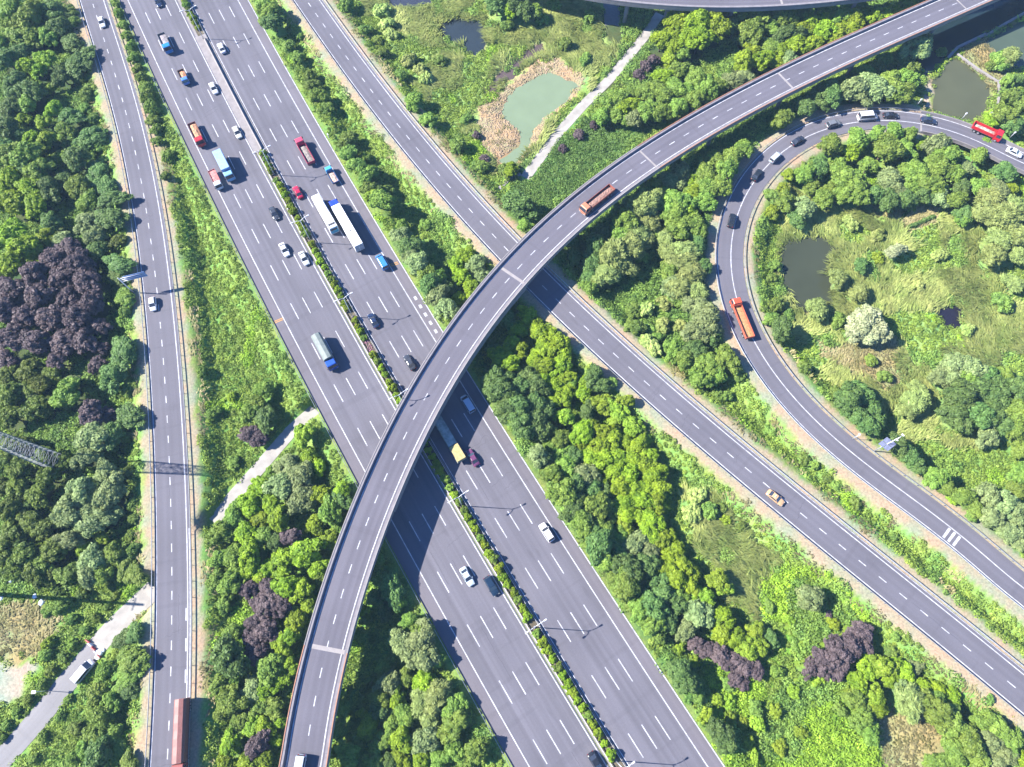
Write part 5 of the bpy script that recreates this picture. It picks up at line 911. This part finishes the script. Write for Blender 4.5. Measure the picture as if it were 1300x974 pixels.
# loop road (traffic runs up and round to the right)
put_car('sedan', ('loop_white', (.74,.75,.77)), LOOP, 1288, 193.5, 'white saloon in front of the red truck on the loop bridge', rev=True)
put_car('sedan', ('loop_navy', (.025,.035,.07)), LOOP, 1179, 153, 'dark navy saloon just behind the red truck on the loop', rev=True)
put_car('sedan', ('loop_black', (.02,.022,.03)), LOOP, 1131, 146.5, 'black saloon in front of the big white van on the loop', rev=True)
r = put_car('van', ('van_white', (.76,.76,.78)), LOOP, 1101, 149, 'large white van at the top of the loop road', rev=True); r.scale = (1.3, 1.22, 1.3)
put_car('suv', Sv, LOOP, 1058, 157.5, 'silver estate car behind the big white van on the loop', rev=True)
put_car('sedan', ('loop_ink', (.03,.035,.055)), LOOP, 1013, 178.5, 'dark blue saloon on the loop road ahead of the small silver van', rev=True)
r = put_car('van', ('pale_van', (.5,.56,.62)), LOOP, 984.5, 200, 'small silver-blue van on the left side of the loop top', rev=True); r.scale = (.95, .95, .95)
put_car('sedan', ('loop_coal', (.02,.025,.03)), LOOP, 961, 222, 'black saloon following the small silver van round the loop', rev=True)
put_car('suv', ('loop_jet', (.018,.022,.028)), LOOP, 929, 280, 'black car alone on the leftmost bend of the loop', rev=True)
# trucks
def put(r, curve, px, py, zc, label, cat='truck', **k): return place(r, curve, px, py, zc, label, cat, 'trucks on the roads', **k)
BL2 = ('truck_blue', (.03,.22,.52)); 
put(truck('tipper_truck', 8.2, 'tipper', BL2, ('bed_grey', (.12,.13,.15)), ('grey_sand', (.36,.32,.33), .6)), MW, 210, 55, 1.3, 'blue cab tipper truck carrying grey sand near the top left', rev=True)
put(truck('small_truck', 5.8, 'tipper', ('white_blue', (.10,.24,.62)), ('brown_bed', (.12,.07,.05)), ('orange_boxes', (.62,.30,.16), .8), W=1.0, cabL=1.6, zt=2.3, bedz=.9), MW, 233.5, 98.5, 1.0, 'small blue truck with an orange load on the left carriageway', rev=True)
put(truck('tipper_truck', 9.0, 'tipper', ('truck_red', (.55,.03,.04)), ('maroon_bed', (.16,.03,.04)), ('clay', (.55,.30,.17), 1.0)), MW, 250, 171, 1.3, 'red cab tipper truck loaded with orange clay', rev=True)
put(truck('box_truck', 9.8, 'box', ('pale_blue_cab', (.25,.48,.68)), ('ice_box', (.30,.44,.72)), W=1.25, top=3.7), MW, 285, 211, 2.0, 'light blue box truck overlapping the small red and white truck', rev=True)
put(truck('small_truck', 7.2, 'flatbed', ('cab_white', (.66,.72,.74)), ('pink_bed', (.45,.14,.14)), ('pink_tarp', (.62,.24,.22), .6), W=1.05, cabL=1.8, zt=2.4, bedz=1.0, side=.4), MW, 274, 228, 1.1, 'small truck with white cab and faded red bed beside the light blue box truck', rev=True)
put(truck('covered_truck', 10.3, 'tarp', ('deep_blue', (.02,.09,.42)), ('grey_green_tarp', (.20,.235,.22)), W=1.3, cabL=2.1, top=3.7), MW, 412.5, 447, 2.0, 'blue cab truck under a grey-green tarpaulin on the left carriageway', rev=True)
put(truck('cargo_truck', 9.6, 'flatbed', ('rose_red', (.62,.08,.14)), ('crimson_bed', (.45,.03,.08)), ('mixed_goods', (.30,.27,.24), .7), W=1.2, side=.9), MW, 387.5, 193, 1.4, 'rose red cargo truck with open bed on the right carriageway')
put(truck('small_truck', 6.0, 'flatbed', ('sky_cab', (.08,.42,.75)), ('blue_bed', (.02,.10,.28)), ('peach_boxes', (.62,.42,.34), .9), W=1.0, cabL=1.6, zt=2.2, bedz=.9, side=.5), MW, 421.5, 223, 1.0, 'small sky blue truck with peach coloured boxes near the right shoulder')
put(coach(), MW, 412.5, 271, 2.2, 'long white coach with teal rear beside the long white lorry', 'coach')
put(semi('articulated_lorry', 15.2, ('royal_blue', (.02,.05,.50)), paint('trailer_white', (.78,.77,.75), .4, var=.03)), MW, 439, 284.5, 2.6, 'very long white box lorry with royal blue cab', 'lorry')
def flat_lorry():
    r = semi('flatbed_lorry', 13.0, ('lorry_cab_red', (.3,.05,.04)), None, flat=True); x0 = -7.95; xb = x0+13
    link('trailer_bed', MB().box(x0, xb, -1.25, 1.25, 1.15, 1.35).mesh('trailer_bed', paint('worn_steel', (.22,.235,.21), .8, var=.35, scale=1.5)), r)
    link('load', MB().box(x0+.1, x0+4.2, -1.15, 1.15, 1.36, 2.5).mesh('load', paint('straw_yellow', (.36,.28,.12), .9, var=.25, scale=2)), r); link('load', MB().box(x0+4.5, xb-.2, -1.1, 1.1, 1.36, 2.1).mesh('load', paint('grey_sheet', (.25,.275,.25), .8, var=.3, scale=1.2)), r); return r
put(flat_lorry(), MW, 566.5, 551, 1.8, 'long flatbed lorry with yellow load at its tail coming out from under the overpass', 'lorry')
put(truck('cargo_truck', 11.6, 'flatbed', ('orange_cab', (.62,.22,.12)), ('brown_red_bed', (.33,.10,.07)), ('brown_goods', (.34,.20,.16), .5), side=.9), OVER, 758, 254, 1.3, 'brown and orange cargo truck driving on the overpass', rev=True, zr=8.02)
put_car('van', ('deck_van', (.6,.62,.66)), OVER, 380.5, 976, 'silver-white van cut by the bottom edge on the overpass', rev=True, zr=8.02)
put(truck('cargo_truck', 11.8, 'flatbed', ('orange_red_cab', (.60,.10,.05)), ('orange_red_bed', (.60,.13,.07)), ('ochre_floor', (.50,.28,.12), .25), side=.9), LOOP, 941.5, 405, 1.2, 'orange-red open truck climbing the lower left of the loop road', rev=True)
put(truck('cargo_truck', 8.8, 'flatbed', ('signal_red', (.62,.02,.03)), ('signal_red_bed', (.55,.02,.03)), ('pale_stones', (.45,.40,.33), 1.0), side=1.0), LOOP, 1253, 167, 1.4, 'bright red truck loaded with pale goods on the loop bridge', rev=True)
put(truck('covered_truck', 14.5, 'tarp', ('brick_cab', (.30,.08,.07)), ('brick_tarp', (.27,.105,.09)), W=1.28, top=3.4), SLIP, 229, 934.5, 2.2, 'long brick red covered truck cut by the bottom edge of the slip road')
# white van on the lane
put_car('van', ('lane_van', (.75,.76,.78)), LANE, 107, 852, 'white van parked on the lane just below the roadblock', zr=-2.93)
# ------------------------------------------------------------------ signs, masts, pylon
def cantilever_sign():
    g = GT(169.5, 371.5); s, t, _ = SLIP.near(g[0], g[1]); a = SLIP.ang(float(s[0])); r = empty('cantilever_sign', (float(g[0]), float(g[1]), float(g[2])), a)
    top = 9.6-g[2]-0; top = 9.3-float(g[2])*.0
    z0 = -float(g[2]); zt = z0+8.6
    link('pole', MB().bar((0,0,-.3), (0,0,zt), .2, 10, .14).mesh('pole', WSTEEL, True), r)
    d = 1  # arms reach over the road (travel-left side = +Y local)
    for zz in (zt-.5, zt-1.3, zt-2.1): link('arm', MB().bar((0,0,zz), (0,7.2,zz), .10, 8).mesh('arm', WSTEEL, True), r)
    link('sign_board', MB().box(-.22, -.16, 1.2, 7.3, zt-2.6, zt-.1).mesh('sign_board', paint('sign_back', (.16,.26,.48), .4, var=.06)), r)
    for y in (2.2, 4.2, 6.2): link('bracket', MB().box(-.15, -.08, y-.05, y+.05, zt-2.5, zt-.2).mesh('bracket', STEEL), r)
    tag(r, 'large blue-backed road sign on a cantilever post left of the slip road', 'road sign')
cantilever_sign()
def solar_mast():
    b = GT(1109, 573); dr = np.array(G(1109, 573, 0)); r = empty('solar_camera_mast', (float(b[0]), float(b[1]), float(b[2])), math.radians(35)); h = 13.5
    link('pole', MB().bar((0,0,-.3), (0,0,h), .16, 10, .10).mesh('pole', WSTEEL, True), r)
    link('camera_arm', MB().bar((-1.2,0,h-.3), (1.2,0,h-.3), .07, 8).mesh('camera_arm', WSTEEL, True), r)
    for x in (-1.1, 1.1): link('camera', MB().box(x-.15, x+.15, -.35, .35, h-.25, h-.0).mesh('camera', WSTEEL), r)
    pm = paint('solar_cells', (.12,.13,.19), .25, var=.2, scale=2); fr = link('panel_frame', MB().box(-.1,.1,-.1,.1,6.2,7.0).mesh('panel_frame', WSTEEL), r)
    for i in (-1, 1):
        for j in (-1, 1):
            c = (i*.86, j*.72); zz = lambda y: 7.2-y*.35
            q = [(c[0]-.8, c[1]-.66), (c[0]+.8, c[1]-.66), (c[0]+.8, c[1]+.66), (c[0]-.8, c[1]+.66)]
            link('solar_panel', MB().hexa([(x, y, zz(y)) for x, y in q], [(x, y, zz(y)+.05) for x, y in q]).mesh('solar_panel', pm), r)
    tag(r, 'tall white mast with blue solar panels beside the loop road', 'mast')
solar_mast()
def small_post(px, py, label, h=4.0, deck=False):
    b = np.array([*G(px, py, .9), .9]) if deck else GT(px, py); r = empty('camera_post', (float(b[0]), float(b[1]), float(b[2])-.05), random.Random(int(px)).uniform(0, 6)); z0 = max(0, -float(b[2]))
    link('pole', MB().bar((0,0,-.2), (0,0,h+z0), .07, 8).mesh('pole', WSTEEL, True), r); link('camera', MB().box(-.3,.35,-.16,.16,h+z0,h+z0+.28).mesh('camera', WSTEEL), r); link('bracket', MB().box(-.05,.6,-.04,.04,h+z0-.5,h+z0-.4).mesh('bracket', WSTEEL), r); tag(r, label, 'post', 'small white posts')
small_post(1082, 557.5, 'small white camera post just above the solar panel mast'); small_post(1221, 151, 'small white post on the outer edge of the loop bridge', 2.4, True); small_post(1282, 175, 'small white post by the loop bridge near the right edge', 2.4, True)
small_post(1163, 135, 'small white post at the outer kerb near the loop bridge joint', 3); small_post(418.5, 178, 'small white post on the motorway verge right of the rose red truck', 2.5)
def pylon():
    b = GT(77, 589); r = empty('lattice_pylon', (float(b[0]), float(b[1]), float(b[2])), math.radians(-8)); Hh = 40.0; w0 = 2.2; w1 = 1.1; lv = 22
    C4 = [(1,1),(-1,1),(-1,-1),(1,-1)]; pt = lambda c, z: (c[0]*(w0+(w1-w0)*z/Hh), c[1]*(w0+(w1-w0)*z/Hh), z)
    for c in C4: link('leg', MB().bar(pt(c, -.3), pt(c, Hh), .10, 6).mesh('leg', PYL), r)
    m = MB()
    for k in range(lv):
        z0 = k*Hh/lv; z1 = (k+1)*Hh/lv
        for i in range(4):
            a = C4[i]; d = C4[(i+1) % 4]; m.bar(pt(a, z0), pt(d, z1), .033, 4); m.bar(pt(d, z0), pt(a, z1), .033, 4); m.bar(pt(a, z1), pt(d, z1), .035, 4)
    link('bracing', m.mesh('bracing', PYL), r)
    for z in (30, 34, 38): 
        q = MB()
        for sg in (-1, 1):
            for e in (-1, 1): q.bar((sg*1.3, e*1.0, z), (sg*5.5, 0, z+.6), .08, 5)
            q.bar((sg*1.3, 0, z+1.6), (sg*5.5, 0, z+.6), .07, 5)
        link('cross_arm', q.mesh('cross_arm', PYL), r)
    tag(r, 'grey steel lattice pylon rising from the wood at the left edge', 'pylon')
pylon()
def tall_pole():
    tip = G(183, 768, -3); x = float(tip[0])-33*1.19; y = float(tip[1])+33*1.19*.066; r = empty('power_pole', (x, y, -3.1)); link('pole', MB().bar((0,0,-.3), (0,0,33), .62, 14, .32).mesh('pole', STEEL, True), r)
    for z in (27, 31): link('cross_arm', MB().bar((-.2,-1.6,z), (.2,1.6,z), .12, 6).mesh('cross_arm', STEEL), r)
    tag(r, 'tall steel power pole outside the left edge whose shadow crosses the lane', 'pole')
tall_pole()
# roadblock on the lane
def roadblock():
    s0 = LANE.s_at(119, 823, -3)[0]; rm = paint('barrier_red', (.62,.06,.05), .5); wm = paint('barrier_white', (.78,.78,.78), .5); n = ['nearest the ditch on the left', 'second from the left', 'in the middle', 'second from the right', 'at the right end beside the sacks']
    for k in range(5):
        t = -2.6+k*1.2; x, y = LANE.at(s0-.25*k+.5, t); r = empty('traffic_barrier', (float(x), float(y), -2.92), LANE.ang(s0)+math.pi/2+.1*math.sin(k*3)); mt = rm if k % 2 == 0 else wm
        link('body', MB().loft([[(q,-.28,0),(q,.28,0),(q,.16,.35),(q,.1,.85),(q,-.1,.85),(q,-.16,.35)] for q in (-.55,.55)]).mesh('body', mt), r); link('stripe', MB().box(-.56,.56,-.13,.13,.5,.62).mesh('stripe', wm if k % 2 == 0 else rm), r)
        tag(r, f'red and white plastic barrier, {n[k]} of the roadblock', 'barrier', 'barriers of the lane roadblock')
    rr = random.Random(3); nm = ['largest', 'smallest', 'flattest']
    for k, (px, py) in enumerate([(127, 829), (131, 826), (125, 834)]):
        b = GT(px, py); r = [.95, .6, .75][k]; m = MB(); R = []
        for z, q in ((0,.9),(.3,1),(.6,.75),(.75,.25)): R.append([(q*r*math.cos(a)*rr.uniform(.85,1.15), q*r*math.sin(a)*rr.uniform(.85,1.15), z*r*(.6 if k == 2 else 1)) for a in np.linspace(0, 6.28, 11)[:-1]])
        o = link('sack', m.loft(R).mesh('sack', wm, True)); o.location = (float(b[0]), float(b[1]), float(b[2])+.02); tag(o, f'white sack heap at the right end of the roadblock, {nm[k]} of three', 'sack', 'white sacks by the roadblock')
roadblock()
def boulders():
    rr = random.Random(9); lab = ['white bundle at the wood edge, leftmost and highest of the four', 'small white bundle close to the left photo edge', 'white bundle on the pole shadow', 'round white bundle just under the pole shadow']
    for k, (px, py, s) in enumerate([(15, 737, .75), (2, 760, .8), (45, 757, .7), (54, 765, .9)]):
        b = GT(px, py); R = []
        for z, q in ((-.2,.8),(.25,1),(.6,.8),(.85,.3)): R.append([(q*s*math.cos(a)*rr.uniform(.8,1.2), q*s*math.sin(a)*rr.uniform(.8,1.2), z*s) for a in np.linspace(0, 6.28, 12)[:-1]])
        o = link('white_bundle', MB().loft(R).mesh('white_bundle', paint('bundle_plastic', (.55,.6,.66), .6, var=.25, scale=2), True)); o.location = (float(b[0]), float(b[1]), float(b[2])); tag(o, lab[k], 'bundle', 'white bundles at the wood edge')
boulders()
b = GT(60, 877); r = empty('lane_lamp', (float(b[0]), float(b[1]), float(b[2]))); link('pole', MB().bar((0,0,-.2),(0,0,5),.07,8).mesh('pole', WSTEEL, True), r); link('lamp_head', MB().box(-.5,.5,-.35,.35,5,5.12).mesh('lamp_head', WSTEEL), r); tag(r, 'single small white lamp post on the lane edge below the van', 'street lamp')
# walls along the fish pond
def pond_wall(pts, label, wd=.35, h=.5):
    g = [G(p[0], p[1], -3) for p in pts]; o = g[0]; m = MB()
    for a, b in zip(g, g[1:]):
        d = (b-a)/np.hypot(*(b-a)); n = np.array([-d[1], d[0]])*wd; q = [a-n-o, b-n-o, b+n-o, a+n-o]; m.hexa([(x, y, -.8) for x, y in q], [(x, y, h) for x, y in q])
    w_ = link('pond_wall', m.mesh('pond_wall', CONCL)); w_.location = (float(o[0]), float(o[1]), -3); tag(w_, label, 'wall')
pond_wall([(1214,69),(1240,88),(1267,105)], 'pale low wall along the upper right bank of the fish pond'); pond_wall([(1267,105.5),(1268,122),(1264,139),(1252,150)], 'pale low wall along the right bank of the fish pond'); pond_wall([(1267.5,104.5),(1278,95)], 'short stub of wall running up right from the fish pond corner')
pond_wall([(1204,73),(1216,60),(1252,43)], 'dark canal bank wall next to the fish pond', .5, .15); pond_wall([(1251,46),(1275,31),(1300,17),(1330,4)], 'pale wall between the canal and the upper right pond', .4, .4)
pond_wall([(634,240),(645,229),(661,221)], 'short grey footbridge wall below the green pond', .6, .3)
def hedge(pts, label, r=.9):
    g = [G(p[0], p[1], -2.4) for p in pts]; n = int(np.hypot(*(g[1]-g[0]))/.7)+1; c = np.array([[*(g[0]+(g[1]-g[0])*k/(n-1)), -2.5] for k in range(n)]); c0 = c[0].copy()
    V, Fc, t = blob_cloud(rng, c-c0, rng.uniform(r*.8, r*1.15, n), n*70, .2); o = link('hedge', bigmesh('hedge', V, Fc, FOL['d'], t)); o.location = c0; tag(o, label, 'hedge')
hedge([(1153,289),(1185,275)], 'narrow clipped hedge lying across the grass inside the loop', .75); hedge([(1147,274),(1157,263)], 'shorter clipped hedge inside the loop above the long one', .6)
# culvert mouths where the farm tracks pass under the roads
def culvert(px, py, c, side, label):
    s, t = c.s_at(px, py, -2)[:2]; lim = [v for v in LIM.values() if v[0] is c][0]; tt = (lim[2]+3.2) if side > 0 else (lim[1]-3.2)
    x, y = c.at(s, tt); a = c.ang(s); r = empty('culvert_mouth', (float(x), float(y), -3.0), a)
    link('headwall', MB().box(-3.4, -2.3, -.3, .3, -.4, 2.6).box(2.3, 3.4, -.3, .3, -.4, 2.6).box(-3.4, 3.4, -.9, .9, 2.35, 2.75).mesh('headwall', CONC), r); link('opening', MB().box(-2.3, 2.3, -.1, .1, -.3, 2.3).mesh('opening', CONCD), r); tag(r, label, 'culvert')
for o in list(bpy.data.objects):      # drop unused prototypes without data users
    pass

# ------------------------------------------------------------------ thin summer haze round camera and scene
hm = bpy.data.materials.new('haze_air'); hm.use_nodes = True; n = hm.node_tree; n.nodes.clear(); ho = n.nodes.new('ShaderNodeOutputMaterial'); pv = n.nodes.new('ShaderNodeVolumePrincipled')
pv.inputs['Color'].default_value = (.5, .74, 1.0, 1); pv.inputs['Density'].default_value = HAZE; pv.inputs['Anisotropy'].default_value = 0.0; n.links.new(pv.outputs[0], ho.inputs['Volume'])
hz = link('haze', MB().box(-3000, 3000, -3000, 3000, -8, 190).mesh('haze', hm)); tag(hz, kind='stuff')
